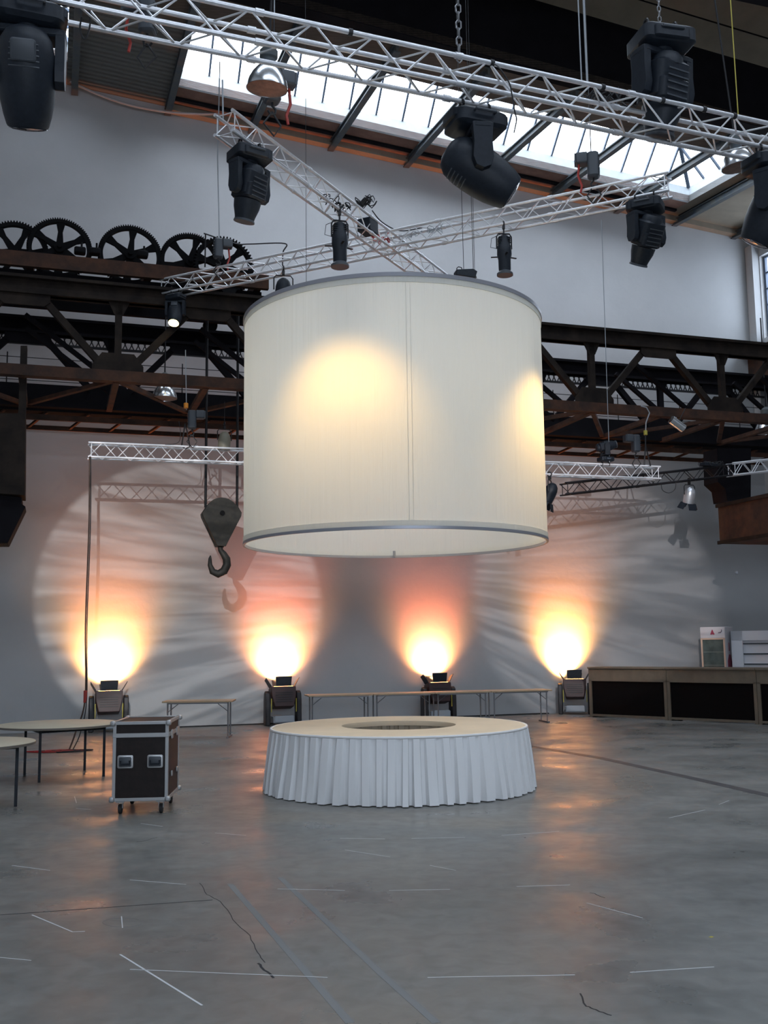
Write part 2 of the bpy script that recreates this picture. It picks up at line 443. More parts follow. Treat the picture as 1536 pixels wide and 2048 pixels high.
# valley girder (dark) and tan boards nearer the camera
zd0 = lambda a: roofz(a, BV).z - .02
zd1 = lambda a: 15.33 - .092*a
struct('ceiling_beam_1' if False else 'trim_2', slab([W(AL, BV, zd0(AL)), W(AR+.3, BV, zd0(AR+.3)), W(AR+.3, BV, zd1(AR+.3)+.1), W(AL, BV, zd1(AL)+.1)], -N*.35), M_dark)
struct('trim_3', slab([W(AL, BV-.35, zd1(AL)), W(AR+.3, BV-.35, zd1(AR+.3)), W(AR+.3, 8.1, zd1(AR+.3)+.45), W(AL, 8.1, zd1(AL)+.45)], Z*.2), M_board2)
tb = bpy.data.objects['trim_3']
mb = MB()
for k in range(1, 4):
    b = BV + k*.75; dz = (b-BV+.35)/(8.1-BV+.35)*.45
    mb.beam(W(AL, b, zd1(AL)+dz-.005), W(AR, b, zd1(AR)+dz-.005), .02, .03)
mb.build('board_joint', M_dark, tb)
mb = MB(); mb.beam(W(AL, 8.1, zd1(AL)+.43), W(AR, 8.1, zd1(AR)+.43), .08, .12); mb.build('white_cornice', M_curb, tb)
mb = MB(); mb.beam(W(AL, 8.6, zd1(AL)+1.0), W(AR, 8.6, zd1(AR)+1.0), .9, .5); mb.build('dark_girder', M_dark, tb)
# roof over the rest of the hall with two unseen long skylights, added to light drum and floor
mb = MB()
def cb(a0, a1, b0, b1): mb.box(W((a0+a1)/2, (b0+b1)/2, HW-.1), (a1-a0, b1-b0, .2), rz=AW)
S1, S2, S3, S4 = 11.5, 13.5, 21.0, 24.0
cb(AL, AR, 7.8, S1); cb(AL, AR, S2, S3); cb(AL, AR, S4, BB)
for q0, q1 in ((S1, S2), (S3, S4)): cb(AL, -11, q0, q1); cb(8.5, AR, q0, q1)
mb.build('roof_deck', M_ceil, ceil)
mb = MB()
for q0, q1 in ((S1, S2), (S3, S4)): mb.box(W(-1.25, (q0+q1)/2, HW-.05), (19.5, q1-q0, .012), rz=AW)
struct('window_5', mb, M_pane)
for i, (q0, q1) in enumerate(((S1, S2), (S3, S4))): portal('portal_roof', W(-1.25, (q0+q1)/2, HW-.22), -U, N, 19.5, q1-q0)
# upper wall closing the gap behind the tan boards
struct('trim_4', slab([W(AL, 8.6, 14), W(AR, 8.6, 14), W(AR, 8.6, HW), W(AL, 8.6, HW)], -N*.2), M_dark)
bpy.data.objects['trim_4'].location.z = 1.9 if False else 0

# hipped glass lantern over an opening
def lantern(idx, a0, a1, b0, b1, hc=.40, rise=1.5, step=.66, name='window'):
    par = MB()
    # curb boards (vertical, pale)
    def curb(p, q, rn):
        pts = [p, q, q+Z*(hc+.0), p+Z*(hc+.0)]
        a = [par._v(x) for x in pts]; b = [par._v(x+rn) for x in pts]
        par.face(a); par.face(b[::-1])
        for i in range(4): par.face([a[i], a[(i+1) % 4], b[(i+1) % 4], b[i]])
    c = [roofz(a0, b0), roofz(a1, b0), roofz(a1, b1), roofz(a0, b1)]
    curb(c[0], c[1], -N*.08); curb(c[1], c[2], U*.08); curb(c[3], c[2], N*.08); curb(c[0], c[3], -U*.08)
    root = struct('window_%d' % idx, par, M_curb)
    base = [p+Z*hc for p in c]
    bm_ = (b0+b1)/2; run = (b1-b0)/2
    r0 = roofz(a0+run*.05, bm_)+Z*(hc+rise); r1 = roofz(a1-run, bm_)+Z*(hc+rise)
    g = MB()
    for f in ((base[0], base[1], r1, r0), (base[2], base[3], r0, r1), (base[1], base[2], r1), (base[3], base[0], r0)):
        g.face([g._v(p) for p in f])
    g.build('pane', M_pane, root)
    bars = MB(); n = int((a1-a0)/step)
    for k in range(n+1):
        a = a0+.03 + (a1-a0-.06)*k/n
        for bb, sg in ((b0, 1), (b1, -1)):
            lim = 1.0 if a < a1-run else max(.02, (a1-a)/run)
            top = roofz(a, bb+sg*run*lim)+Z*(hc+rise*lim)
            bars.beam(roofz(a, bb)+Z*hc, top, .045, .06)
    for k in range(1, 4):
        bb = b0+(b1-b0)*k/4; lim = 1-abs(bb-bm_)/run
        bars.beam(roofz(a1, bb)+Z*hc, roofz(a1-run*lim, bb)+Z*(hc+rise*lim), .045, .06)
    bars.beam(base[1], r1, .09, .09); bars.beam(base[2], r1, .09, .09); bars.beam(r0, r1, .1, .12)
    bars.build('glazing_bars', M_bluebar, root)
    cr = MB()
    for fr in (.62,):
        cr.beam(roofz(a0, b0+run*fr)+Z*(hc+rise*fr), roofz(a1-run*fr, b0+run*fr)+Z*(hc+rise*fr), .04, .03)
    cr.build('cross_bar', M_bluebar, root)
    e1 = (c[1]-c[0]); e2 = (c[3]-c[0])
    portal('portal_lantern', (c[0]+c[2])/2+Z*.02, -e1.normalized(), e2.normalized(), e1.length, e2.length)
    return root
lantern(2, OA0, OA1, OB0, OB1)
lantern(3, PA0, PA1, OB0, OB1)

# steel beams under the roof
k = 0
bl = ['blue-grey steel roof beam above the winch gears, leftmost of the row', 'blue-grey roof beam at the left edge of the big skylight',
      'roof beam behind the round bell lamp at the skylight', 'roof beam crossing the skylight right of the bell lamp',
      'roof beam crossing the skylight just left of the egg-shaped moving head', 'roof beam crossing the skylight right behind the egg-shaped moving head',
      'roof beam meeting the wall behind the chain hoist on the crossed truss', 'roof beam behind the right tip of the crossed truss',
      'roof beam along the right edge of the skylight', 'roof beam nearest the right wall under tan boards']
for i, a in enumerate((-7.44, -5.29, -3.27, -1.24, .78, 2.83, 4.87, 6.9, 8.75, 10.7)):
    mb = MB(); mb.beam(roofz(a, .02)-Z*.22, roofz(a, 5.3)-Z*.22, .15, .03); mb.beam(roofz(a, .02)-Z*.07, roofz(a, 5.3)-Z*.07, .15, .03)
    mb.beam(roofz(a, .02)-Z*.145, roofz(a, 5.3)-Z*.145, .05, .16)
    p0 = roofz(a, .02)
    tag(mb.build('roof_beam', M_steelblue, None, p0), bl[i], 'roof beam', 'steel beams under the skylight roof')

# crane runway along the right wall
mb = MB()
mb.beam(W(AR-.35, 0, 9.75), W(AR-.35, 14, 9.75), .5, .1); mb.beam(W(AR-.3, 0, 9.3), W(AR-.3, 14, 9.3), .06, .9); mb.beam(W(AR-.35, 0, 8.9), W(AR-.35, 14, 8.9), .5, .1)
tag(mb.build('runway_beam', M_rust, None, W(AR-.3, 0, 8.85)), 'rusty brown crane runway beam below the window on the right wall', 'beam')

# floor marks
def strip(name, pts, w, m, z=.002):
    mb = MB(); P = [fl(x, y) for x, y in pts]
    for i in range(len(P)-1):
        d = (P[i+1]-P[i]); d.z = 0; d.normalize(); s_ = Vector((-d.y, d.x, 0))*w/2
        a = [P[i]-s_, P[i]+s_, P[i+1]+s_, P[i+1]-s_]
        lo = [mb._v(p+Z*.0003) for p in a]; hi = [mb._v(p+Z*z) for p in a]
        mb.face(hi); mb.face(lo[::-1])
        for k in range(4): mb.face([lo[k], lo[(k+1) % 4], hi[(k+1) % 4], hi[k]])
    return mb.build(name, m, FLOOR)
CH = [((24, 1731), (100, 1741)), ((260, 1760), (372, 1769)), ((555, 1778), (690, 1781)), ((64, 1830), (145, 1864)), ((145, 1864), (170, 1863)),
      ((243, 1833), (245, 1856)), ((240, 1909), (404, 2011)), ((260, 1939), (655, 1955)), ((0, 1915), (62, 1921)), ((430, 1666), (492, 1671)),
      ((282, 1647), (325, 1653)), ((149, 1593), (153, 1606)), ((823, 1677), (930, 1675)), ((1003, 1671), (1118, 1663)), ((1338, 1636), (1410, 1620)),
      ((1438, 1609), (1458, 1601)), ((778, 1781), (900, 1779)), ((1033, 1773), (1140, 1770)), ((1173, 1806), (1285, 1836)), ((855, 1955), (1150, 1950)),
      ((1260, 1945), (1428, 1934)), ((690, 1700), (780, 1714)), ((860, 1731), (912, 1741)), ((680, 1677), (770, 1678)), ((152, 1300+317), (182, 1619))]
wide = {6: .012, 3: .009}
for i, c in enumerate(CH): strip('chalk_line', c, wide.get(i, .0065), M_chalk, .0015)
strip('chalk_line', [(245+40*math.cos(t*PI/10), 1845+9*math.sin(t*PI/10)) for t in range(1, 19)], .004, M_chalkf, .0012)
strip('tape_mark', [(460, 1768), (700, 2046)], .045, M_chalkf, .001); strip('tape_mark', [(560, 1755), (765, 1950), (873, 2046)], .045, M_chalkf, .001)
strip('floor_joint', [(0, 1830), (425, 1800)], .012, M_crack, .0008)
def crack(pts, w):
    out = []
    for i in range(len(pts)-1):
        for k in range(4):
            t = k/4; out.append((pts[i][0]*(1-t)+pts[i+1][0]*t+random.uniform(-2, 2), pts[i][1]*(1-t)+pts[i+1][1]*t+random.uniform(-1, 1)))
    out.append(pts[-1]); strip('crack', out, w, M_crack, .0009)
crack([(400, 1767), (415, 1789), (440, 1802), (467, 1840), (500, 1872), (515, 1905), (530, 1925)], .005)
crack([(515, 1927), (530, 1940), (547, 1956)], .014)
crack([(1160, 1987), (1172, 2012), (1193, 2020), (1223, 2031)], .009)
crack([(275, 1684), (315, 1675)], .005); crack([(1180, 1785), (1210, 1796)], .006)
strip('floor_rail', [(1040, 1489), (1200, 1516), (1360, 1551), (1560, 1596)], .16, M_rail, .002)
strip('floor_rail', [(360, 1452), (420, 1446)], .05, M_rail, .002)
strip('paint_patch', [(1420, 1870+5), (1425, 1873)], .02, M_yellow, .001)

# ================================================================== TRUSSES
def truss(name, label, p, q, up_s=.29, w=None, side=1, cr=.024, br=.009, bay=.29, m=M_alu, m2=M_alu2, cat='truss', group=None, ends=True, plain=False):
    """box truss; p->q runs along the given lower chord, body extends up and to the side"""
    w = w or up_s; p = Vector(p); q = Vector(q)
    root = thing(name, label, cat, p, group=group)
    d = (q-p); L = d.length; d.normalize()
    s_ = d.cross(Z).normalized()*side*w; u_ = Z*up_s
    o = Vector((0, 0, 0)); corners = [o, s_, u_, s_+u_]
    for c in corners:
        t = MB().tube([c, c+d*L], cr, 10)
        for k in range(1, int(L/2.0)+1):
            if L-2.0*k > .3:
                t.tube([c+d*(2.0*k-.04), c+d*(2.0*k+.04)], cr*1.35, 10)
        t.build('chord', m, root)
    n = max(2, int(round(L/bay)))
    for ci, (a, b) in enumerate(((o, u_), (s_, s_+u_), (o, s_), (u_, s_+u_))):
        t = MB()
        for k in range(n):
            x0 = L*(k+.04)/n; x1 = L*(k+.96)/n
            A, B = (a, b) if (k+ci) % 2 == 0 else (b, a)
            t.tube([A+d*x0, B+d*x1], br, 6, cap=False)
        for x in ([.06, L-.06]): t.tube([a+d*x, b+d*x], br, 6)
        t.build('bracing', m2, root)
    return root, d, s_, u_

mainL = fl(150, 8, 7.2); mainR = fl(1500, 288, 7.2); dm = (mainR-mainL).normalized()
m0 = mainL - dm*2.4; m1 = mainR + dm*4.0
main, dM, sM, uM = truss('lighting_truss', 'long silver box truss crossing the whole top of the picture, nearest the camera', m0, m1, .29, .29, -1, .025, .010, .30, group=None)
A0 = fl(429, 270, 8.7); A1_ = fl(812, 543, 8.7); dA = (A1_-A0).normalized()
B0 = fl(318, 588, 8.7); B1 = fl(1338, 380, 8.7); dB = (B1-B0).normalized()
tA = truss('lighting_truss', 'silver box truss of the cross running from upper left down behind the drum', A0, A0+dA*8.2, .29, .29, 1, .024, .009, .29)
tB = truss('lighting_truss', 'silver box truss of the cross rising to the right above the white drum', B0, B1, .29, .29, -1, .024, .009, .29)
LB = 4.05
L0 = wl(176, 913, LB); L1 = wl(1322, 957, LB)
tL = truss('lighting_truss', 'white box truss hung low before the back wall, passing behind the drum', L0, L1, .27, .25, -1, .020, .0085, .26, M_wtruss, M_wtruss)
K0 = wl(1131, 988, 3.7); K1 = wl(1465, 950, 3.7)
tK = truss('lighting_truss', 'black box truss hung low at right, carrying the silver spotlight', K0, K1, .25, .25, -1, .019, .009, .28, M_btruss, M_btruss)
Q0 = K1 + (K1-K0).normalized()*.02
tQ = truss('lighting_truss', 'short white box truss continuing the black one at the right edge', Q0, Q0+(K1-K0).normalized()*3, .28, .25, -1, .020, .0085, .26, M_wtruss, M_wtruss)

def hang(name, label, p, q, r, m, cat='cable', group=None, sag=0, n=2):
    pts = [Vector(p).lerp(Vector(q), i/(n-1))-Z*sag*math.sin(PI*i/(n-1)) for i in range(n)]
    return tag(MB().tube(pts, r, 6).build(name, m, None, Vector(q)), label, cat, group)
def chainmesh(p, q, r=.006, link=.05):
    t = MB(); p = Vector(p); q = Vector(q); L = (q-p).length; n = max(2, int(L/link)); d = (q-p)/n
    for k in range(n):
        a = p+d*k; b = a+d*1.25
        o = Vector((1, 0, 0)) if k % 2 else Vector((0, 1, 0))
        w = link*.28
        t.tube([a, a+o*w+d*.3, b+o*w-d*.3, b, b-o*w-d*.3, a-o*w+d*.3, a], r, 4, cap=False)
    return t

def mainpt(px, py=0, ch=0):
    """point on main truss lower chord near pixel px"""
    best = None
    for i in range(400):
        c = m0 + (m1-m0)*i/399 + (sM if ch else Vector((0, 0, 0)))
        v = c-CAM; x = 768 + F*v.dot(rt)/v.dot(fw)
        if best is None or abs(x-px) < best[0]: best = (abs(x-px), c)
    return best[1]
def trusspt(base, d, L, px):
    best = None
    for i in range(500):
        c = base + d*L*i/499
        v = c-CAM; x = 768 + F*v.dot(rt)/v.dot(fw)
        if best is None or abs(x-px) < best[0]: best = (abs(x-px), c)
    return best[1]
TOP = 15.0
# suspension of main truss
c1 = mainpt(921)+uM
pz = c1.copy(); tmp = chainmesh(Vector((c1.x, c1.y, 12.6)), Vector((c1.x, c1.y, c1.z-.05)), .009, .085)
tag(tmp.build('hanging_chain', M_steel, None, Vector((c1.x, c1.y, 7.5))), 'steel chain holding the nearest truss, above the egg-shaped moving head', 'chain')
for i, (px, lab) in enumerate(((1165, 'thin grey rope above the nearest truss, left of the pair'), (1176, 'thicker pale rope above the nearest truss, right of the pair'))):
    p = mainpt(px)+uM; hang('hanging_rope', lab, (p.x-.02, p.y, 13.5), p, .007+.004*i, M_cableG, 'rope', 'ropes at the nearest truss')
p = mainpt(1480)+uM; hang('hanging_strap', 'thin yellowish cord hanging onto the nearest truss near the right edge', (p.x-.04, p.y, 14.0), p, .006, M_yellow, 'cord')
p = mainpt(546)+uM; hang('hanging_rope', 'thin grey line dropping to the nearest truss at top left of the drum', (p.x, p.y, 14.0), p, .006, M_cableG, 'rope')

# tape bands on the main truss chords
for f_ in (.36, .47, .565, .62, .66, .69, .76, .86):
    c = m0 + (m1-m0)*f_ + uM
    MB().tube([c-dM*.02, c+dM*.02], .034, 10).build('tape_band', M_cableB, main, m0)

# ================================================================== FIXTURES
def clamp(mb, x, z0=-.05):
    mb.tube([(x-.03, 0.035*math.sin(t), .035*math.cos(t)) for t in [0.01]], .001) if False else None
    n = 10
    mb.tube([(x, .036*math.sin(2*PI*t/n), .036*math.cos(2*PI*t/n)) for t in range(-3, n-2)], .011, 6)
    mb.box((x, 0, -.06), (.035, .05, .06))
def moving_head(label, p, rz=0, yaw=0, tilt=0, kind='egg', scale=1.0, flip=False, group='moving head stage lights', cat='stage light', lensmat=None, drop=0, lean=0):
    rot = (PI+lean if flip else lean, 0, rz)
    root = thing('moving_head_light', label, cat, p, rot, group, scale)
    c = MB(); clamp(c, -.12); clamp(c, .12); c.build('clamp', M_dkmetal, root)
    b = MB()
    if kind == 'egg':
        b.rrect((0, 0, -.16), (.46, .34, .15), .07, 'z'); b.rrect((0, 0, -.135), (.50, .26, .09), .04, 'z')
    else:
        b.rrect((0, 0, -.15), (.44, .36, .14), .05, 'z'); b.rrect((0, 0, -.16), (.30, .40, .10), .03, 'z')
    bo = b.build('base', M_black, root)
    hd = MB()
    for sx in (-1, 1): hd.tube([(sx*.09, -.175, -.13), (sx*.09, -.205, -.13)], .01)
    hd.tube([(-.09, -.205, -.13), (.09, -.205, -.13)], .012); hd.build('handle', M_black2, bo)
    dp = MB(); dp.box((.0, .176 if kind == 'egg' else .203, -.15), (.12, .006, .05)); dp.build('display', M_lens, bo)
    Y = MB(); Y.M = RZ(yaw)
    hw = .215
    Y.lathe([(.09, -.25), (.09, -.22)], 16)
    Y.rrect((0, 0, -.275), (hw*2+.07, .17, .06), .03, 'z')
    for sx in (-1, 1):
        prof = [(-.085, -.26), (.085, -.26), (.075, -.42), (.085, -.55), (.06, -.62), (0, -.645), (-.06, -.62), (-.085, -.55), (-.075, -.42)]
        Y.M = RZ(yaw) @ T(sx*hw, 0, 0) @ RZ(PI/2)
        Y.prism(prof, -.032, .032)
    Y.build('yoke', M_black, root, bevel=.012)
    Hm = RZ(yaw) @ T(0, 0, -.55) @ RX(tilt)      # head axis -Z when tilt = 0 (lens down)
    h = MB(); h.M = Hm
    if kind == 'egg':
        prof = [(.001, .30), (.07, .295), (.125, .27), (.165, .21), (.183, .12), (.188, .02), (.186, -.08), (.176, -.18), (.158, -.27), (.14, -.33), (.132, -.345)]
        h.lathe([(r, z) for r, z in prof][::-1], 28, 1, 1.08)
        ho = h.build('head', M_black, root)
        l = MB(); l.M = Hm; l.lathe([(.125, -.343), (.128, -.352), (.10, -.362), (.05, -.368), (.001, -.37)][::-1], 24); l.build('lens', lensmat or M_lens, ho)
        for a0 in (PI/2-.55, -PI/2-.55):
            v = MB(); v.M = Hm
            for i in range(7):
                z = .24-.035*i
                rr = .13+.055*(1-math.exp(-i*.7))
                v.tube([(rr*math.cos(a0+k*.22), rr*1.09*math.sin(a0+k*.22), z) for k in range(6)], .006, 5)
            v.build('vent_slots', M_black2, ho)
        k = MB(); k.M = Hm; k.rrect((0, -.19, .13), (.16, .05, .14), .02, 'y'); k.build('rear_panel', M_black2, ho)
    else:
        h.rrect((0, 0, .06), (.33, .27, .30), .06, 'z')
        h.rrect((0, 0, -.02), (.30, .31, .18), .05, 'z')
        h.lathe([(.155, -.12), (.145, -.20), (.115, -.30), (.108, -.34)][::-1], 24)
        h.lathe([(.10, .28), (.13, .24), (.14, .18)][::-1], 20)
        ho = h.build('head', M_black, root)
        l = MB(); l.M = Hm; l.lathe([(.115, -.335), (.12, -.35), (.12, -.36), (.10, -.36)][::-1], 24); l.build('lens_ring', M_black2, ho)
        l = MB(); l.M = Hm; l.lathe([(.10, -.352), (.06, -.358), (.001, -.36)][::-1], 24); l.build('lens', lensmat or M_lens, ho)
        for yy in (.158, -.158):
            v = MB(); v.M = Hm
            for i in range(5): v.box((0, yy, .12-.05*i), (.2, .012, .012))
            v.build('vent_slots', M_black2, ho)
    return root

rzM = math.atan2(dM.y, dM.x)
rear = sM   # rear chord offset
pm1 = mainpt(62, 0)
h1 = moving_head('big black egg-shaped moving head at the top left corner', pm1-Z*.03, rzM, -.15, .45, 'egg', 1.22)
pm2 = mainpt(948, 0, 1)
moving_head('big black egg-shaped moving head hanging from the middle of the nearest truss', pm2-Z*.03, rzM, 1.35, -1.0, 'egg', 1.22)
pm3 = mainpt(1538, 0)
h3 = moving_head('big black moving head half cut off by the right edge', pm3-Z*.03, rzM, .5, .55, 'egg', 1.2)
pA = trusspt(A0+tA[2], dA, 8, 500)
moving_head('black moving head with tapered nose hanging from the upper arm of the cross truss', pA-Z*.02, math.atan2(dA.y, dA.x)-.5, .3, .25, 'spot', 1.22)
pB = trusspt(B0-sM*0, dB, 12, 1290)
moving_head('black moving head with tapered nose hanging under the right tip of the cross truss', pB-Z*.02, math.atan2(dB.y, dB.x), .9, .55, 'spot', 1.22, lensmat=M_glowdim)
pBl = trusspt(B0, dB, 12, 352)
hl = moving_head('moving head with glowing yellow lens under the left tip of the cross truss', pBl-Z*.02, math.atan2(dB.y, dB.x), .4, -.45, 'egg', .78, lensmat=M_hot)
# head whose base points up, behind the main truss
pU = at(1320, 52, 11.3)
hu = moving_head('black moving head with its base above the nearest truss at top right', pU, rzM-.15, .25, .2, 'spot', 1.4)
tag(chainmesh(Vector((pU.x-.05, pU.y, 14.0)), pU, .006, .06).build('hanging_chain', M_steel, None, pU), 'thin chain above the upturned black light at top right', 'chain')
# small moving head standing on the low white truss at right
pT = trusspt(L0, (L1-L0).normalized(), (L1-L0).length, 1212)+tL[3]
moving_head('small black moving head standing on the low white truss right of the drum', pT, R_(18), -PI/2+.2, 1.35, 'spot', .72, flip=True)

def profile_light(label, p, rz=0, lean=0, scale=1, lean2=0):
    root = thing('profile_spotlight', label, 'stage light', p, (lean, lean2, rz), 'profile spotlights hanging from the cross truss', scale)
    c = MB(); clamp(c, 0); c.box((0, 0, -.12), (.02, .02, .1)); c.build('clamp', M_dkmetal, root)
    y = MB(); y.tube([(-.12, 0, -.42), (-.12, 0, -.22), (-.09, 0, -.17), (.09, 0, -.17), (.12, 0, -.22), (.12, 0, -.42)], .012, 8); y.build('yoke', M_dkmetal, root)
    b = MB(); b.lathe([(.05, -.20), (.075, -.22), (.078, -.30), (.115, -.40), (.118, -.52), (.10, -.60), (.098, -.76), (.09, -.80)], 18, 1, .95)
    for k in range(4): b.box((0, 0, -.24-.03*k), (.19, .13, .01))
    bo = b.build('body', M_black, root)
    MB().lathe([(.09, -.79), (.13, -.83), (.13, -.86), (.11, -.86)], 16).build('gel_frame', M_black2, bo)
    for i, a in enumerate((.3, PI-.2, PI/2, -PI/2)):
        MB().box((.15*math.cos(a), .15*math.sin(a), -.55), (.13, .03, .012), rz=a).build('shutter_handle', M_dkmetal, bo)
    y = MB(); y.tube([(0, 0, -.15), (-.2, 0, -.25), (-.22, 0, -.4), (-.1, 0, -.42)], .005, 5); y.build('power_cable', M_cableB, root)
    return root
p = trusspt(A0+tA[2], dA, 8, 679)
profile_light('black profile spotlight hanging straight down from the upper arm of the cross truss', p, .3, 0, 1.12)
p = trusspt(B0, dB, 12, 1006)
profile_light('black profile spotlight with side handles hanging right of the cross centre', p-sM*0, .1, 0, 1.04)

def par_can(label, p, rz=0, tilt=.8, scale=1, body=None, doors=True, name='par_can_light', group=None, hoistless=True):
    root = thing(name, label, 'stage light', p, (0, 0, rz), group, scale)
    c = MB(); clamp(c, 0); c.build('clamp', M_dkmetal, root)
    y = MB(); y.tube([(-.13, 0, -.30), (-.13, 0, -.14), (-.1, 0, -.10), (.1, 0, -.10), (.13, 0, -.14), (.13, 0, -.30)], .009, 6); y.build('yoke', M_dkmetal, root)
    m = T(0, 0, -.30) @ RX(tilt)
    b = MB(); b.M = m; b.lathe([(.09, -.17), (.11, -.165), (.112, -.02), (.105, .05), (.085, .11), (.06, .14), (.03, .16)], 18)
    bo = b.build('can', body or M_black, root)
    MB_ = MB(); MB_.M = m; MB_.lathe([(.088, -.168), (.04, -.172), (.001, -.173)], 16); MB_.build('lens', M_lens, bo)
    if doors:
        for k in range(4):
            d = MB(); d.M = m @ RZ(PI/2*k) @ T(.115, 0, -.17) @ RY(-.5)
            d.prism([(-.006, 0), (.006, 0), (.006, -.13), (-.006, -.13)], -.09, .09); d.build('barn_door', M_black, bo)
    return root
p = trusspt(K0, (K1-K0).normalized(), (K1-K0).length, 1378)
par_can('silver spotlight with black barn doors under the low black truss', p, .4, .35, 1.15, M_silver)
p = trusspt(L0, (L1-L0).normalized(), (L1-L0).length, 1099)
par_can('black spotlight under the low white truss, just right of the drum', p, 1.2, .5, 1.3, M_black)
p = wl(449, 848, 3.9)
lant = par_can('small beige lantern hanging below the crane, left of the drum', p, .5, .15, 1.1, M_beige, False)
hang('hanging_wire', 'short wire holding the beige lantern under the crane', p+Z*.45, p, .005, M_cableB)
p = trusspt(B0, dB, 12, 566)
par_can('dark spotlight hanging behind the left top rim of the drum', p, .2, .2, 1.35, M_black, False)
# flat floodlight on two wires behind the drum rim
p = at(930, 547, 17.0)
root = thing('floodlight', 'small flat black floodlight hanging on two wires behind the drum rim', 'stage light', p, (0, 0, .2))
b = MB(); b.prism([(-.17, -.06), (.15, -.09), (.19, .02), (.12, .06), (-.17, .03)], -.09, .09); b.build('body', M_black, root, bevel=.008)
MB().box((.165, 0, -.03), (.012, .15, .11), ry=-.3).build('reflector', M_silver, root)
MB().tube([(-.14, 0, .03), (-.14, 0, .08), (-.11, 0, .11), (-.06, 0, .1), (-.04, 0, .04)], .008).build('handle', M_dkmetal, root)
pb = trusspt(B0, dB, 12, 933)
for dx in (-.02, .14):
    q = p+Vector((dx, 0, .05)); hang('hanging_wire', 'thin wire holding the flat floodlight, %s of two' % ('left' if dx < 0 else 'right'), (q.x-.03, q.y, 15.2), q, .005, M_cableB, group='wires of the flat floodlight')

def hoist(label, p, rz=0, scale=1, chain_to=None, red=True, lean=0, mm=None):
    root = thing('chain_hoist', label, 'chain hoist', p, (0, lean, rz), 'electric chain hoists', scale)
    b = MB(); b.rrect((0, 0, .25), (.17, .20, .38), .05, 'z'); 
    for k in range(6): b.box((-.087, 0, .12+.05*k), (.012, .17, .012))
    b.build('body', mm or M_black2, root)
    g = MB(); g.rrect((.16, 0, .36), (.17, .19, .17), .03, 'x'); g.box((.25, 0, .36), (.03, .16, .14)); g.build('gear_housing', M_black2, root)
    h = MB(); h.tube([(0, 0, .07), (0, 0, .02), (.04, 0, -.02), (.03, 0, -.07), (-.02, 0, -.08), (-.05, 0, -.04)], .014, 8); h.build('hook', M_dkmetal, root)
    s_ = MB(); s_.tube([(0, 0, -.05), (.10, 0, -.2), (.02, 0, -.33), (-.10, 0, -.2), (0, 0, -.05)], .012, 6); s_.build('sling', M_cableB, root)
    if red:
        r = MB(); r.tube([(.2, .02, .28), (.22, .03, .1), (.17, .02, -.05), (.19, .02, -.15)], .017, 6); r.build('chain_bag', M_red, root)
    if chain_to is not None:
        top = chain_to
        c = MB(); c.tube([(.02, 0, .44), (.02, 0, .44+top)], .008, 6); c.build('chain', M_dkmetal, root)
    return root
pA2 = trusspt(A0+tA[2]+tA[3], dA, 8, 545)
hoist('blue-grey chain hoist standing above the cross truss under the bell lamp', pA2+Z*.50, .4, 1.3, 3.2, True, 0, M_black2)
pB2 = trusspt(B0+tB[3], dB, 12, 1188)
hoist('dark chain hoist above the right arm of the cross truss', pB2+Z*.10, PI-.2, 1.1, 3.5, True)
pB3 = trusspt(B0+tB[3], dB, 12, 436)
hoist('chain hoist with red bag on the cross truss, in front of the gears', pB3+Z*.12, .3, 1.0, None, True)
q = pB3+Z*.5
tag(MB().tube([(q.x, q.y, 13.2), (q.x-.03, q.y, 11.2), (q.x+.02, q.y, q.z)], .012, 6).build('hanging_cable', M_cableG, None, q), 'pale grey cable dropping down to the left arm of the cross truss', 'cable')
p = wl(384, 862, 4.15)
hoist('black chain hoist above the low white truss left of the drum', p-Z*.02, .2, .95, None, False)
MBt = MB(); q = wl(372, 820, 4.15); 
tag(MB().tube([wl(371, 700, 4.15), wl(373, 820, 4.15)], .009, 6).build('hanging_cable', M_cableG, None, q), 'thin cable with hoist, hanging below the glowing lens', 'cable')
tag(MB().lathe([(.03, -.05), (.045, -.04), (.045, .05), (.03, .06)], 12).build('hoist_limit_bell', M_orange), 'small orange stopper on the hoist cable before the crane, left', 'hoist stopper')
bpy.data.objects['hoist_limit_bell'].location = wl(372, 812, 4.15)
tt = trusspt(L0, (L1-L0).normalized(), (L1-L0).length, 371)+tL[3]
tag(MB().tube([wl(370, 848, 4.15), wl(374, 862, 4.15), tt+Vector((.08, 0, 0)), tt-Z*.05, tt-Vector((.08, 0, 0)), wl(368, 862, 4.15), wl(370, 848, 4.15)], .014, 6).build('lifting_sling', M_cableB, None, tt), 'black sling tying the low white truss to its hoist', 'sling')
p = wl(1272, 905, 4.15)
hoist('black chain hoist above the right end of the low white truss', p-Z*.05, PI+.2, 1.0, None, False)
tag(MB().lathe([(.03, -.05), (.045, -.04), (.045, .05), (.03, .06)], 12).build('hoist_limit_bell', M_yellow), 'small yellow stopper on the hoist cable at right, before the crane', 'hoist stopper')
bpy.data.objects['hoist_limit_bell.001'].location = wl(1291, 866, 4.15)
tt = trusspt(L0, (L1-L0).normalized(), (L1-L0).length, 1293)+tL[3]
tag(MB().tube([wl(1291, 866, 4.15), wl(1291, 890, 4.15), tt+Vector((-.04, 0, 0)), tt, tt+Vector((.10, 0, 0)), wl(1291, 890, 4.15)], .016, 6).build('lifting_sling', M_cableB, None, tt), 'black sling at the right end of the low white truss', 'sling')
tag(MB().tube([wl(1282, 812, 4.15), wl(1293, 815, 4.15), wl(1299, 826, 4.15), wl(1292, 845, 4.15), wl(1291, 866, 4.15)], .014, 6).build('hanging_cable', M_cableG, None, wl(1291, 866, 4.15)), 'pale looping cable over the right hoist before the crane', 'cable')

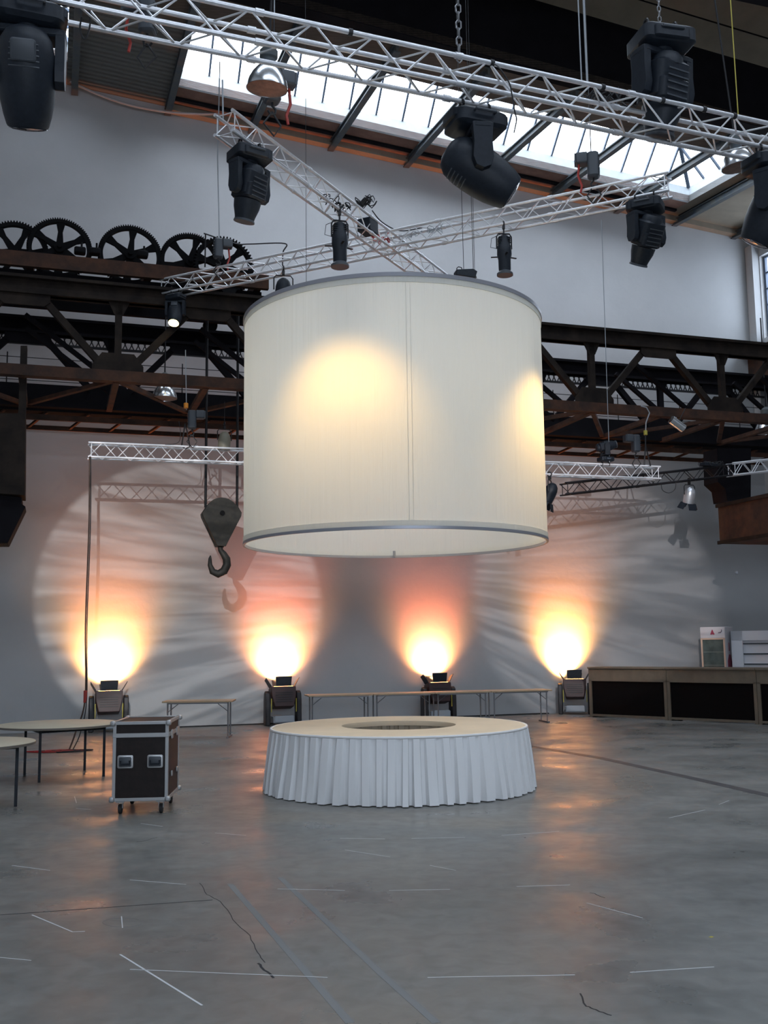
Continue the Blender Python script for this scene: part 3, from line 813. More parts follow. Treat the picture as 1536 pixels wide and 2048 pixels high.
# bell lamps
def bell(label, p, d=.5, rot=(0, 0, 0), inner=None, stem=2.4):
    root = thing('bell_lamp', label, 'lamp', p, rot, 'industrial bell lamps', d/.5)
    s_ = MB()
    prof = [(.25, 0), (.247, .03), (.225, .11), (.185, .19), (.13, .26), (.09, .29)]
    inn = [(r-.008, z) for r, z in prof]
    s_.lathe(prof + inn[::-1], 32, cap=False); s_.build('shade', M_bell, root)
    MB().lathe([(.245, .006), (.24, .02)], 32).build('cover_glass', inner or M_bellin, root)
    MB().lathe([(.085, .285), (.085, .36), (.11, .38), (.11, .46), (.075, .50), (.03, .53)], 18).build('housing', M_steelblue, root)
    MB().tube([(0, 0, .52), (0, 0, stem)], .014, 8).build('stem', M_dkmetal, root)
    return root
bell('aluminium bell lamp in front of the skylight, left of centre', at(534, 178, 12.3), .5, (.1, .06, 0), stem=6)
bell('aluminium bell lamp seen through the crane girder at left', wl(329, 797, 2.6), .52)
bell('aluminium bell lamp under the skylight near the right edge', at(1478, 335, 12.8), .42, (.05, -.1, 0), stem=8)
bell('aluminium bell lamp seen through the crane at the right edge', wl(1535, 865, 2.6), .62)
b = thing('floodlight', 'silver tube-shaped floodlight hung on the right half of the crane', 'stage light', wl(1355, 848, 4.0), (0, .55, R_(18)))
MB_ = MB(); MB_.M = RY(PI/2); MB_.lathe([(.05, -.2), (.10, -.19), (.10, .18), (.085, .19)], 16); MB_.build('can', M_bell, b)
MB_ = MB(); MB_.M = RY(PI/2); MB_.lathe([(.083, .186), (.001, .19)], 16); MB_.build('lens', M_bellin, b)
MB().tube([(0, 0, .05), (.0, 0, .45)], .01).build('bracket', M_dkmetal, b)

# cables lying on the trusses
def squiggle(label, c, spread, n, m, r=.009, cat='cable bundle', size=.12, name='cable_bundle'):
    t = MB()
    for k in range(n):
        o = Vector(c)+Vector(spread)*random.uniform(-1, 1)
        pts = []; ph = random.uniform(0, 6); s1 = size*random.uniform(.6, 1.2)
        for i in range(14):
            a = ph+i*.55; pts.append(o+Vector((math.cos(a)*s1, math.sin(a*.7)*s1*.7, abs(math.sin(a*1.3+ph))*s1)))
        t.tube(pts, r, 5)
    return tag(t.build(name, m, None, Vector(c)), label, cat)
def cab(label, pts, r, m, name='cable', cat='cable'):
    P = []
    for i in range(len(pts)-1):
        for k in range(6):
            t = k/6; p0 = pts[max(i-1, 0)]; p1 = pts[i]; p2 = pts[i+1]; p3 = pts[min(i+2, len(pts)-1)]
            P.append(.5*((2*p1)+(-p0+p2)*t+(2*p0-5*p1+4*p2-p3)*t*t+(-p0+3*p1-3*p2+p3)*t**3))
    P.append(pts[-1])
    return tag(MB().tube(P, r, 6).build(name, m, None, pts[0]), label, cat)
zA = 15.5
squiggle('tangle of black cables on the upper arm of the cross truss, left of centre', trusspt(A0+tA[2]*.5+tA[3]*.4, dA, 8, 668), dA*.35, 7, M_cableB)
squiggle('pile of black cables on a box above the middle of the cross truss', trusspt(A0+tA[2]+tA[3], dA, 8, 733)+Z*.1, dA*.12, 8, M_cableB, size=.14)
squiggle('red and black cables at the centre of the cross truss', trusspt(A0+tA[2]*.5+tA[3]*.3, dA, 8, 760), dA*.4, 6, M_cableR)
squiggle('loose cables hanging inside the right arm near the cross centre', trusspt(B0+tB[2]*.5+tB[3]*.5, dB, 12, 850), dB*.3, 5, M_cableG, .006)
squiggle('dark cable tangle on the nearest truss beside the pair of ropes', mainpt(1220, 0, 1)+uM, dM*.3, 6, M_cableB)
squiggle('tangle of black cables on top of the low black truss', trusspt(K0+tK[3], (K1-K0).normalized(), 6, 1425), (K1-K0).normalized()*.25, 7, M_cableB, .007)
dbx = trusspt(A0+tA[2]*.6+tA[3]*.55, dA, 8, 735)
tag(MB().box(dbx, (.30, .25, .22), rz=math.atan2(dA.y, dA.x)).build('power_box', M_black, None, None, .01), 'black power box inside the upper arm of the cross truss', 'power box')
dbx = trusspt(K0+tK[3], (K1-K0).normalized(), 6, 1418)+Z*.05
tag(MB().box(dbx, (.42, .18, .08), rz=.5).build('power_box', M_black, None, None, .01), 'flat black power box on top of the low black truss', 'power box')
# truss cables
tp = lambda b_, d_, L_, x: trusspt(b_, d_, L_, x)
cab('long black cable lying inside the upper arm of the cross truss', [tp(A0+tA[2]*.8+Z*.06, dA, 8, x)+Z*random.uniform(-.02, .02) for x in (480, 540, 600, 660, 700, 740)], .012, M_cableB)
cab('black cable looping from cable pile towards the right arm of the cross', [tp(A0+tA[2]+tA[3], dA, 8, 745)+Z*.12, tp(A0+tA[2]+tA[3], dA, 8, 765)+Z*.05, tp(B0+tB[3]+tB[2], dB, 12, 800)+Z*.1, tp(B0+tB[3]+tB[2], dB, 12, 845)+Z*.07], .010, M_cableB)
cab('black cable loop below the low black truss', [tp(K0, (K1-K0).normalized(), 6, 1322), wl(1325, 980, 3.7), wl(1338, 986, 3.7), wl(1350, 978, 3.7), tp(K0, (K1-K0).normalized(), 6, 1352)], .008, M_cableB)
cab('thin red-black cable along the low white truss, left of the drum', [wl(358, 842, 4.15), wl(361, 870, 4.15), wl(355, 886, 4.15), wl(330, 889, 4.15)], .006, M_cableB)
mc = lambda x, y: at(x, y, 9.9)
cab('black cable drooping from the nearest truss beside the egg-shaped head', [mainpt(990)+uM+sM*0, mc(998, 135), mc(1018, 165), mc(1024, 190), mc(1030, 225), mc(1033, 240), mc(1028, 265)], .007, M_cableB)
cab('black cable loop at the nearest truss beside the top left head', [at(178, 10, 8.9), at(180, 50, 8.9), at(170, 78, 8.9), at(160, 60, 8.9), at(163, 35, 8.9)], .008, M_cableB)
cab('black cable bundle over the top left moving head', [at(0, 10, 8.7), at(40, 14, 8.7), at(70, 2, 8.7), at(110, 6, 8.7), at(150, 14, 8.7)], .014, M_cableB)
hoist('chain hoist with red bag inside the nearest truss at top left', at(295, 38, 9.3)-Z*.2, PI, .85, 4.0, True)
# conduit on the wall top at left
cab('pale conduit curving along the top of the back wall at left', [W(*abz(wl(x, y, .25))) for x, y in ((140, 163), (200, 190), (260, 210), (335, 224), (400, 228), (445, 227))], .03, M_cableG, 'conduit', 'conduit')
p = A0+tA[3]
hang('hanging_wire', 'grey wire rising from the near tip of the cross truss', at(445, 160, 14.2), at(446, 240, 14.2), .012, M_cableG)
hang('hanging_wire', 'greenish thin wire hanging from the roof down to the low white truss at right', wl(1203, 440, 4.15), wl(1219, 925, 4.15), .008, M_cableG)
p = wl(1047, 470, 4.15)

# ================================================================== CRANE
FB, RB = 3.8, 1.25
ZB0, ZB1, ZT0, ZT1 = 6.86, 7.07, 8.44, 8.79
tops = [-8.27+3.44*k for k in range(6)]; bots = [-6.54+3.44*k for k in range(-1, 6)]
crane = thing('overhead_crane', 'dark rusty overhead travelling crane spanning the hall behind the white drum', 'crane', W(0, FB, ZB0), (0, 0, AW))
# local frame: x along wall, y away from camera (rotated), z up
def cl(a, b, z): return (a, FB-b, z-ZB0)
def girder(b, tag_, m_top, m_bot, m_d, thick=.16):
    g = MB(); g.beam(cl(-11, b, ZT1-.03), cl(11.0, b, ZT1-.03), .40, .06); g.beam(cl(-11, b, ZT0+.03), cl(11.0, b, ZT0+.03), .30, .06)
    g.beam(cl(-11, b, (ZT0+ZT1)/2), cl(11.0, b, (ZT0+ZT1)/2), .14, ZT1-ZT0)
    top = g.build('top_chord', m_top, crane)
    g = MB(); g.beam(cl(-11, b, (ZB0+ZB1)/2), cl(11.0, b, (ZB0+ZB1)/2), .22, ZB1-ZB0); g.build('bottom_chord', m_bot, crane)
    for t in tops:
        g = MB(); x, y, _ = cl(t, b, 0)
        g.M = T(0, y, -ZB0); s_ = .46
        g.prism([(x-s_, ZT0+.02), (x-s_, ZT0-.14), (x-s_+.1, ZT0-.22), (x+s_-.1, ZT0-.22), (x+s_, ZT0-.14), (x+s_, ZT0+.02)], -.10, -.07); g.build('gusset_plate', m_d, crane)
    for t in bots:
        g = MB(); x, y, _ = cl(t, b, 0); g.M = T(0, y, -ZB0); s_ = .48
        g.prism([(x-s_, ZB1-.15), (x-s_, ZB1+.10), (x-s_+.18, ZB1+.34), (x+s_-.18, ZB1+.34), (x+s_, ZB1+.10), (x+s_, ZB1-.15)], -.10, -.07); g.build('gusset_plate', m_d, crane)
        g = MB(); g.beam(cl(t, b, ZB1), cl(t, b, ZT0), .13, .12, Vector((0, 1, 0)))
        g.M = T(0, y, -ZB0); g.prism([(x-.2, ZT0), (x+.2, ZT0), (x+.08, ZT0-.25), (x-.08, ZT0-.25)], -.06, -.03)
        g.build('post', m_d, crane)
    for t in tops:
        for s_ in (-1, 1):
            g = MB(); g.beam(cl(t+s_*.36, b+.0, ZT0-.08), cl(t+s_*1.42, b+.0, ZB1+.12), .13, .13, Vector((0, 1, 0))); g.build('diagonal', m_d, crane)
girder(FB, 'front', M_iron, M_rust, M_iron)
girder(RB, 'rear', M_dark, M_dark, M_dark)
MB().box(((cl(0, 0, 0)[0]), FB-RB, (ZB1+.14)-ZB0), (22, .06, .30)).build('web_plate', M_dark, crane)
g = MB()
for k in range(12):
    a0 = -10+1.72*k
    g.beam(cl(a0, FB, ZB0+.05), cl(a0+1.72, RB, ZB0+.05), .10, .08) if k % 2 == 0 else g.beam(cl(a0, RB, ZB0+.05), cl(a0+1.72, FB, ZB0+.05), .10, .08)
    g.beam(cl(a0, FB, ZB0+.03), cl(a0, RB, ZB0+.03), .12, .10)
g.build('bottom_lacing', M_rust, crane)
for b_ in (2.0, 2.9):
    for k in range(13):
        a0 = -10+1.72*k
        if k % 2: MB().beam(cl(a0, b_, ZT0-.1), cl(a0+1.72, b_, ZB1), .09, .09).build('inner_brace', M_dark, crane)
g = MB(); g.beam(cl(-11, .72, ZB0-.02), cl(11, .72, ZB0-.02), .8, .05); g.build('walkway_deck', M_dark, crane)
g = MB(); g.beam(cl(-11, .34, ZB0-.25), cl(11, .34, ZB0-.25), .05, .10); g.beam(cl(-11, 1.1, ZB0-.18), cl(11, 1.1, ZB0-.18), .05, .12)
for k in range(26): g.beam(cl(-10.8+.86*k, .34, ZB0-.25), cl(-10.4+.86*k, 1.1, ZB0-.05), .05, .05)
g.build('walkway_frame', M_rust, crane)
g = MB()
for i in range(6): g.tube([cl(-11, .36, ZB1+.25+.17*i), cl(11, .36, ZB1+.25+.17*i)], .009, 5)
for k in range(12): g.tube([cl(-10.6+1.9*k, .36, ZB0), cl(-10.6+1.9*k, .36, ZB1+1.2)], .014, 5)
g.build('railing', M_dkmetal, crane)
g = MB(); g.beam(cl(-11, .6, ZT0+.34), cl(11, .6, ZT0+.34), .05, .22); g.beam(cl(-11, .6, ZT0-.02), cl(11, .6, ZT0-.02), .05, .05)
for k in range(150):
    a0 = -10.9+.145*k; g.beam(cl(a0, .6, ZT0), cl(a0+.1, .6, ZT0+.22), .022, .022); g.beam(cl(a0+.1, .6, ZT0), cl(a0, .6, ZT0+.22), .022, .022)
g.build('mesh_strip', M_dkmetal, crane)
# crab (trolley) with gear wheels
crab = thing('crane_crab', 'dark crane crab running on the girders at left, under the gear wheels', 'crane crab', W(-6.4, 3.2, ZT1), (0, 0, AW))
def kl(a, b, z): return (a+6.4, 3.2-b, z-ZT1)
zc0, zc1 = abz(wl(0, 527, 3.9))[2], abz(wl(0, 498, 3.9))[2]
g = MB(); g.beam(kl(-11, 3.85, (zc0+zc1)/2), kl(-3.6, 3.85, (zc0+zc1)/2), .12, zc1-zc0); g.beam(kl(-11, 1.4, (zc0+zc1)/2), kl(-3.6, 1.4, (zc0+zc1)/2), .12, zc1-zc0)
for a in (-10.5, -8.2, -6.0, -3.8): g.beam(kl(a, 3.85, (zc0+zc1)/2), kl(a, 1.4, (zc0+zc1)/2), .14, .25)
g.build('frame', M_rust, crab)
g = MB(); g.beam(kl(-11, 3.6, (ZT1+zc0)/2), kl(-3.7, 3.6, (ZT1+zc0)/2), .1, zc0-ZT1+.02); g.beam(kl(-11, 2.0, (ZT1+zc0)/2), kl(-3.7, 2.0, (ZT1+zc0)/2), .1, zc0-ZT1+.02); g.build('side_plate', M_dark, crab)
for a in (-9.5, -4.4):
    for b_ in (3.8, 1.25): MB().tube([kl(a, b_+.06, ZT1+.16), kl(a, b_-.06, ZT1+.16)], .16, 20).build('wheel', M_gear, crab)
# pillow blocks and grease cups
for px in (160, 190, 285):
    p = abz(wl(px, 500 + (px-160)*.06, 3.6)); g = MB(); g.rrect(kl(p[0], p[1], p[2]-.02), (.22, .2, .12), .04, 'y'); g.tube([kl(p[0]+.03, p[1], p[2]), kl(p[0]+.03, p[1], p[2]+.16)], .02); g.lathe([(.001, 0)], 3) if False else None
    g.build('bearing_block', M_gear, crab)
def gear(label, px, cy, ry, b, thick=.12, teeth=84, phase=.3, spokes=6, coarse=1):
    c = wl(px, cy, b); rr = (abz(wl(px, cy-ry, b))[2]-abz(c)[2])
    root = thing('gear_wheel', label, 'gear wheel', c, (0, 0, AW), 'spur gears on top of the crane')
    r = rr; t = MB(); seg = teeth*2; ro = r-.035*coarse
    # toothed rim
    outer = []
    for k in range(teeth*4):
        a = 2*PI*k/(teeth*4); outer.append(((r if k % 4 in (0, 1) else ro)*math.cos(a), (r if k % 4 in (0, 1) else ro)*math.sin(a)))
    n = len(outer); ri = r*.84
    vs = [[t._v((x, y0, z)) for x, z in outer] for y0 in (-thick/2, thick/2)]
    vi = [[t._v((ri*math.cos(2*PI*k/n), y0, ri*math.sin(2*PI*k/n))) for k in range(n)] for y0 in (-thick/2, thick/2)]
    for k in range(n):
        j = (k+1) % n
        t.face([vs[0][k], vs[0][j], vs[1][j], vs[1][k]]); t.face([vi[0][k], vi[1][k], vi[1][j], vi[0][j]])
        t.face([vs[0][k], vi[0][k], vi[0][j], vs[0][j]]); t.face([vs[1][k], vs[1][j], vi[1][j], vi[1][k]])
    t.build('rim', M_gear, root)
    for k in range(spokes):
        a = phase+2*PI*k/spokes; s_ = MB(); ca, sa = math.cos(a), math.sin(a)
        s_.M = Matrix(((ca, 0, -sa, 0), (0, 1, 0, 0), (sa, 0, ca, 0), (0, 0, 0, 1)))
        s_.prism([(.05, -.075), (r*.55, -.045), (r*.86, -.09), (r*.86, .09), (r*.55, .045), (.05, .075)], -thick*.3, thick*.3); s_.build('spoke', M_gear, root)
    h = MB(); h.M = RX(PI/2); h.lathe([(.11, -.12), (.11, .12)], 20); h.lathe([(.05, -.2), (.05, .2)], 12); h.build('hub', M_gear, root)
    return root
gear('dark gear wheel cut by the left edge, above the crane', 30, 505, 62, 2.5, .12, 70, .1)
gear('dark gear wheel above the crane, second from the left', 119, 497, 60, 2.9, .12, 84, .5)
gear('middle dark gear wheel above the crane, with clear air around it', 260, 511, 60, 2.9, .12, 84, .42)
gear('dark gear wheel above the crane, fourth from the left', 380, 525, 58, 2.9, .12, 84, .25)
gear('coarse-toothed gear wheel overlapping its neighbour, behind the red hoist bag', 447, 533, 58, 3.3, .16, 56, .8, 6, 1.4)
# railing pipe over the crab
cab('thin dark pipe rail bending over the rightmost gear wheels', [wl(411, 468, 3.6), wl(412, 468, 3.6), wl(470, 487, 3.6), wl(500, 488, 3.6), wl(570, 487, 3.6), wl(566, 505, 3.6), wl(565, 540, 3.6)], .014, M_dkmetal, 'pipe_rail', 'pipe')
hang('pipe_post', 'short upright pipe beside the rightmost gear wheels', wl(411, 468, 3.6), wl(410, 534, 3.6), .016, M_dkmetal, 'pipe')

# crane ropes, hook block and hook
hb = 2.7
for px0, px1, lab in ((411, 411, 'left hoisting rope above the hook block'), (476, 474, 'right hoisting rope above the hook block, beside the drum')):
    q = abz(wl(px1, 1015, hb)); tag(MB().tube([W(q[0], hb, 9.3), W(q[0], hb, q[2])], .028, 8).build('hoisting_rope', M_dkmetal, None, W(*q)), lab, 'rope', 'crane hoisting ropes')
hc = abz(wl(441, 1040, hb))
hookb = thing('crane_hook', 'heavy dark crane hook with shield-shaped pulley block, left of the drum', 'crane hook', wl(437, 1155, hb), (0, 0, AW))
o_ = abz(wl(437, 1155, hb))
def hp(px, py): q = abz(wl(px, py, hb)); return (q[0]-o_[0], q[2]-o_[2])
pts = [hp(411, 1015), hp(403, 1027), hp(404, 1034), hp(432, 1093), hp(449, 1094), hp(480, 1034), hp(481, 1027), hp(473, 1014)]
arc = []
cx, cz = hp(442, 1028); rr = hp(442, 997)[1]-cz; rx = (hp(475, 1028)[0]-hp(409, 1028)[0])/2
for i in range(1, 12):
    a = math.radians(25+130*i/12); arc.append((cx+rx*math.cos(a), cz+rr*math.sin(a)))
mb = MB(); mb.prism(pts+arc, -.16, -.12); mb.prism(pts+arc, .12, .16); mb.prism([(cx+(x-cx)*.93, cz+(z-cz)*.93) for x, z in pts+arc], -.12, .12)
mb.build('pulley_block', M_hook, hookb, bevel=.006)
mb = MB(); mb.M = T(cx, 0, cz) @ RX(PI/2); mb.lathe([(.05, -.2), (.05, .2)], 14); mb.build('axle', M_gear, hookb)
path = [hp(440, 1085), hp(441, 1100), hp(447, 1108), hp(453, 1118), hp(454, 1130), hp(448, 1142), hp(436, 1148), hp(425, 1143), hp(420, 1130), hp(420, 1117), hp(421, 1111)]
mb = MB(); rad = [.07, .065, .085, .1, .105, .105, .1, .085, .06, .04, .015]
rings = []
P3 = [Vector((x, 0, z)) for x, z in path]
for i, p in enumerate(P3):
    d = (P3[min(i+1, 10)]-P3[max(i-1, 0)]).normalized(); s_ = Vector((0, 1, 0)); n_ = d.cross(s_)
    rings.append([mb._v(p+(n_*math.cos(2*PI*k/12)+s_*.8*math.sin(2*PI*k/12))*rad[i]*.82) for k in range(12)])
for i in range(10):
    for k in range(12): mb.face([rings[i][k], rings[i][(k+1) % 12], rings[i+1][(k+1) % 12], rings[i+1][k]], True)
mb.face(rings[0][::-1]); mb.face(rings[-1]); mb.build('hook', M_hook, hookb)

# dark end bodies hanging from the crane, left and right
o_ = abz(wl(20, 1090, 3.4))
lc = thing('crane_cabin', 'almost black crane gear housing hanging at the left edge, pointed below', 'crane part', W(*o_), (0, 0, AW))
def cp(px, py, b=3.4): q = abz(wl(px, py, b)); return (q[0]-o_[0], q[2]-o_[2])
MB().prism([cp(-80, 838), cp(52, 838), cp(51, 998), cp(-80, 990)], -.5, .3).build('upper_housing', M_iron, lc, bevel=.01)
MB().prism([cp(-80, 985), cp(45, 1000), cp(44, 1012), cp(52, 1018), cp(17, 1090), cp(-80, 1090)], -.35, .4).build('lower_hopper', M_dark, lc, bevel=.01)
MB().prism([cp(42, 700), cp(55, 700), cp(52, 845), cp(37, 845)], -.3, .0).build('hanger', M_iron, lc)
o_ = abz(wl(1500, 1083, 3.6))
rc = thing('crane_cabin', 'dark brown crane driver cabin hanging at the right edge', 'crane part', W(*o_), (0, 0, AW))
cp2 = lambda px, py: (abz(wl(px, py, 4.2))[0]-o_[0], abz(wl(px, py, 4.2))[2]-o_[2])
x0, z0 = cp2(1472, 1083); x1, z1 = cp2(1475, 1003)
MB().prism([(x0, z0), (x0+2.2, z0), (x0+2.2, z1), (x0, z1)], -2.2, 0).build('cab_body', M_rust, rc, bevel=.02)
g = MB()
for zz in (z0+.03, z1-.03): g.box((x0+1.1, -2.22, zz), (2.25, .05, .08)); g.box((x0-.02, -1.1, zz), (.05, 2.25, .08))
for k in range(5): g.box((x0+.05+.53*k, -2.22, (z0+z1)/2), (.05, .05, z1-z0))
g.build('cab_rib', M_iron, rc)
g = MB(); g.prism([cp2(1490, 880), cp2(1560, 880), cp2(1560, 990), cp2(1512, 990), cp2(1508, 965), cp2(1492, 950)], .45, 1.0); g.build('mounting', M_dark, rc)

# ================================================================== DRUM LAMPSHADE
DX, DY, DR_ = .15, 13.9, 2.05
zb = aty(787, 1087, 13.62).z; ztop = aty(787, 640, 13.62).z
drum = thing('drum_lampshade', 'huge white fabric drum lampshade hanging in the middle of the hall', 'lampshade', (DX, DY, zb))
def cyl_open(r, z0, z1, seg=128, nz=24, wob=0):
    mb = MB(); rings = []
    for j in range(nz+1):
        z = z0+(z1-z0)*j/nz; L = []
        for k in range(seg):
            a = 2*PI*k/seg
            w = wob*(math.sin(a*37+math.sin(a*5)*2)*.5+math.sin(a*61+z)*.3)*math.sin(PI*j/nz)
            L.append(mb._v(((r+w)*math.cos(a), (r+w)*math.sin(a), z)))
        rings.append(L)
    for j in range(nz):
        for k in range(seg): mb.face([rings[j][k], rings[j][(k+1) % seg], rings[j+1][(k+1) % seg], rings[j+1][k]], True)
    return mb
hgt = ztop-zb
cyl_open(DR_, .09, hgt-.05, 256, 24, .004).build('fabric', M_drum, drum)
def torus(r, z, t, seg=128, sq=None):
    mb = MB(); mb.tube([(r*math.cos(2*PI*k/seg), r*math.sin(2*PI*k/seg), z) for k in range(seg+1)], t, 8, cap=False); return mb
def hoop(r, z0, z1, th, seg=128):
    mb = MB(); L = [(r, z0), (r, z1), (r-th, z1), (r-th, z0), (r, z0)]
    mb.lathe(L, seg, cap=False); return mb
hoop(DR_+.012, 0, .035, .03).build('bottom_ring', M_ring, drum)
hoop(DR_+.008, .035, .10, .02).build('bottom_hem', M_drum, drum)
hoop(DR_+.02, hgt-.03, hgt+.02, .06).build('top_ring', M_ring, drum)
hoop(DR_+.010, hgt-.10, hgt-.03, .02).build('top_hem', M_drum, drum)
for a in (-1.50, -1.475, 1.62):
    cyl = MB(); cyl.box(((DR_-.001)*math.cos(a), (DR_-.001)*math.sin(a), hgt/2), (.008, .005, hgt-.2), rz=a); cyl.build('seam', M_drum, drum)
mb = MB(); mb.tube([(0, DR_-.1, .02), (0, DR_-.1, .10)], .02); mb.build('clip', M_ring, drum)
for k in range(3):
    a = PI/2+2*PI*k/3; e = Vector((DX+DR_*math.cos(a), DY+DR_*math.sin(a), ztop))
top_c = Vector((DX, DY, ztop+.4))
# inner cross frame of the drum
mb = MB()
for k in range(3):
    a = PI*k/3+.3; mb.tube([(-DR_*math.cos(a), -DR_*math.sin(a), hgt-.01), (DR_*math.cos(a), DR_*math.sin(a), hgt-.01)], .015, 8)
mb.build('spider_frame', M_ring, drum)
for k, lab in enumerate(('left', 'right')):
    a = PI/2+(.7 if k == 0 else -.7)
    e = Vector((DX+DR_*math.cos(a), DY+DR_*math.sin(a), ztop))
    hang('hanging_wire', 'thin steel wire holding the rear %s rim of the drum' % lab, Vector((e.x, e.y, 14.0)), e, .004, M_dkmetal, group='wires of the drum')
# lamps inside the drum
dc = Vector((DX, DY, zb))
def in_lamp(ang, zrel, lab, power, dist=1.0, deg=75, tgtz=None):
    p = dc+Vector((math.cos(ang)*(DR_-dist), math.sin(ang)*(DR_-dist), zrel))
    q = dc+Vector((math.cos(ang)*DR_, math.sin(ang)*DR_, zrel if tgtz is None else tgtz))
    root = thing('drum_lamp', lab, 'lamp', p, (0, 0, ang), 'lamps inside the drum')
    m = MB(); m.M = RY(PI/2); m.lathe([(.03, -.2), (.07, -.18), (.08, -.02), (.075, -.02), (.06, -.16)], 14, cap=False); m.build('can', M_black, root)
    MB().tube([(-.1, 0, .05), (-.1, 0, hgt-zrel)], .012).build('stem', M_dkmetal, root)
    spot('drum_glow', p+(q-p).normalized()*.03, q, power, (1, .60, .16), deg, 1.0, .08)
in_lamp(math.atan2(-2.0, -.62), hgt*.70, 'lamp inside the drum shining on its front left side', 125, .98, 118, hgt*.44)
in_lamp(-.40, hgt*.66, 'lamp inside the drum shining on its right side', 165, .8, 125, hgt*.40)
pl = bpy.data.lights.new('drum_fill', 'POINT'); pl.energy = 85; pl.color = (1, .94, .84); pl.shadow_soft_size = .3
po = bpy.data.objects.new('drum_fill', pl); COL.objects.link(po); po.location = dc+Vector((0, 0, hgt*.55))

# ================================================================== ROUND BAR
bc = fl(797, 1449, .76); BXc = bc.x; BYc = 13.35; RBt = 1.62
bar = thing('round_bar_table', 'white skirted ring-shaped bar counter standing under the drum', 'bar table', (BXc, BYc, 0))
seg = 144
mb = MB(); rings = []
for r, z in ((RBt-.045, .70), (RBt-.01, .752), (RBt-.03, .765), (.73, .765), (.725, .75), (.73, .70)):
    rings.append([mb._v((r*math.cos(2*PI*k/seg), r*math.sin(2*PI*k/seg), z)) for k in range(seg)])
for i in range(5):
    for k in range(seg): mb.face([rings[i][k], rings[i][(k+1) % seg], rings[i+1][(k+1) % seg], rings[i+1][k]], True)
mb.build('top_cloth', M_cloth, bar)
mb = MB(); mb.tube([((RBt+.004)*math.cos(2*PI*k/96), (RBt+.004)*math.sin(2*PI*k/96), .748) for k in range(97)], .016, 6, cap=False); mb.build('hem', M_skirt, bar)
def pleats(r0, r1, z0, z1, n, amp, seed, inner=False):
    rnd = random.Random(seed); mb = MB(); pts = []
    phs = []
    a = 0
    while a < 2*PI-.02:
        w = 2*PI/n*rnd.uniform(.7, 1.35); phs.append((a, min(w, 2*PI-a), rnd.uniform(.6, 1.2))); a += w
    cols = []
    for a0, w, k_ in phs:
        # box pleat: flat outer face then tucked fold
        for t, dr in ((0, 0), (.06, 1), (.55, 1.05), (.60, .2), (.68, -.5), (.94, -.45)): cols.append((a0+w*t, dr*amp*k_))
    nz = 10; rings = []
    for j in range(nz+1):
        f = j/nz; L = []
        for a_, dr in cols:
            r = r0+(r1-r0)*(1-f)
            wv = .012*math.sin(a_*7+f*3)*(1-f)
            L.append(mb._v(((r+dr*(.3+.8*(1-f))+wv)*math.cos(a_+.01*math.sin(a_*13)*(1-f)), (r+dr*(.3+.8*(1-f))+wv)*math.sin(a_+.01*math.sin(a_*13)*(1-f)), z0+(z1-z0)*f)))
        rings.append(L)
    m = len(cols)
    for j in range(nz):
        for k in range(m): mb.face([rings[j][k], rings[j][(k+1) % m], rings[j+1][(k+1) % m], rings[j+1][k]])
    return mb
pleats(RBt+.005, RBt+.06, .012, .735, 66, .055, 3).build('pleated_skirt', M_skirt, bar)
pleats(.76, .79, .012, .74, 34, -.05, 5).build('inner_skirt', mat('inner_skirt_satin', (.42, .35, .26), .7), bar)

# ================================================================== TABLES
def folding_table(label, pa, pb, h=.73, w=.6, group='narrow folding tables before the back wall', sign=1):
    """pa, pb: floor points of the camera-side long edge, left and right"""
    pa = Vector(pa); pb = Vector(pb); d = pb-pa; L = d.length; rz = math.atan2(d.y, d.x)
    root = thing('folding_table', label, 'table', pa, (0, 0, rz), group)
    MB().box((L/2, w/2, h-.016), (L-.01, w, .032)).build('tabletop', M_wood, root, bevel=.004)
    MB().box((L/2, .03, h-.045), (L-.2, .025, .03)).box((L/2, w-.03, h-.045), (L-.2, .025, .03)).build('rail', M_steel, root)
    for x in (.10, L-.10):
        for y in (.12, w-.12):
            m = MB(); m.tube([(x, y, .03), (x, y, h-.03)], .016, 8); m.build('leg', M_steel, root)
        m = MB(); m.box((x, w/2, .018), (.05, w-.06, .03)); m.build('foot', M_steel, root)
        m = MB(); sg = 1 if x < L/2 else -1; m.tube([(x, .14, h-.22), (x+sg*.22, .14, h-.05)], .008, 6); m.build('strut', M_steel, root)
    return root
def tedge(px, py): return fl(px, py)
# table edge positions from top edge pixels at height .73
te = lambda px, py: (lambda q: Vector((q.x, q.y, 0)))(fl(px, py, .73))
folding_table('short pale folding table standing alone behind the flight case', te(323, 1403), te(465, 1401))
e0 = te(617, 1391); e1 = te(1105, 1379)
e0 = W(*abz(e0)); 
cuts = [0]
for px in (747, 870, 983): 
    best = min(range(1000), key=lambda i: abs((768+F*(e0.lerp(e1, i/999)+Z*.73-CAM).dot(rt)/(e0.lerp(e1, i/999)+Z*.73-CAM).dot(fw))-px)); cuts.append(best/999)
cuts.append(1)
labs = ['leftmost folding table of the long row behind the round bar', 'second folding table from the left in the row behind the round bar',
        'third folding table in the row, in front of a floor washlight', 'rightmost folding table of the row behind the round bar']
for i in range(4): folding_table(labs[i], e0.lerp(e1, cuts[i]), e0.lerp(e1, cuts[i+1]))

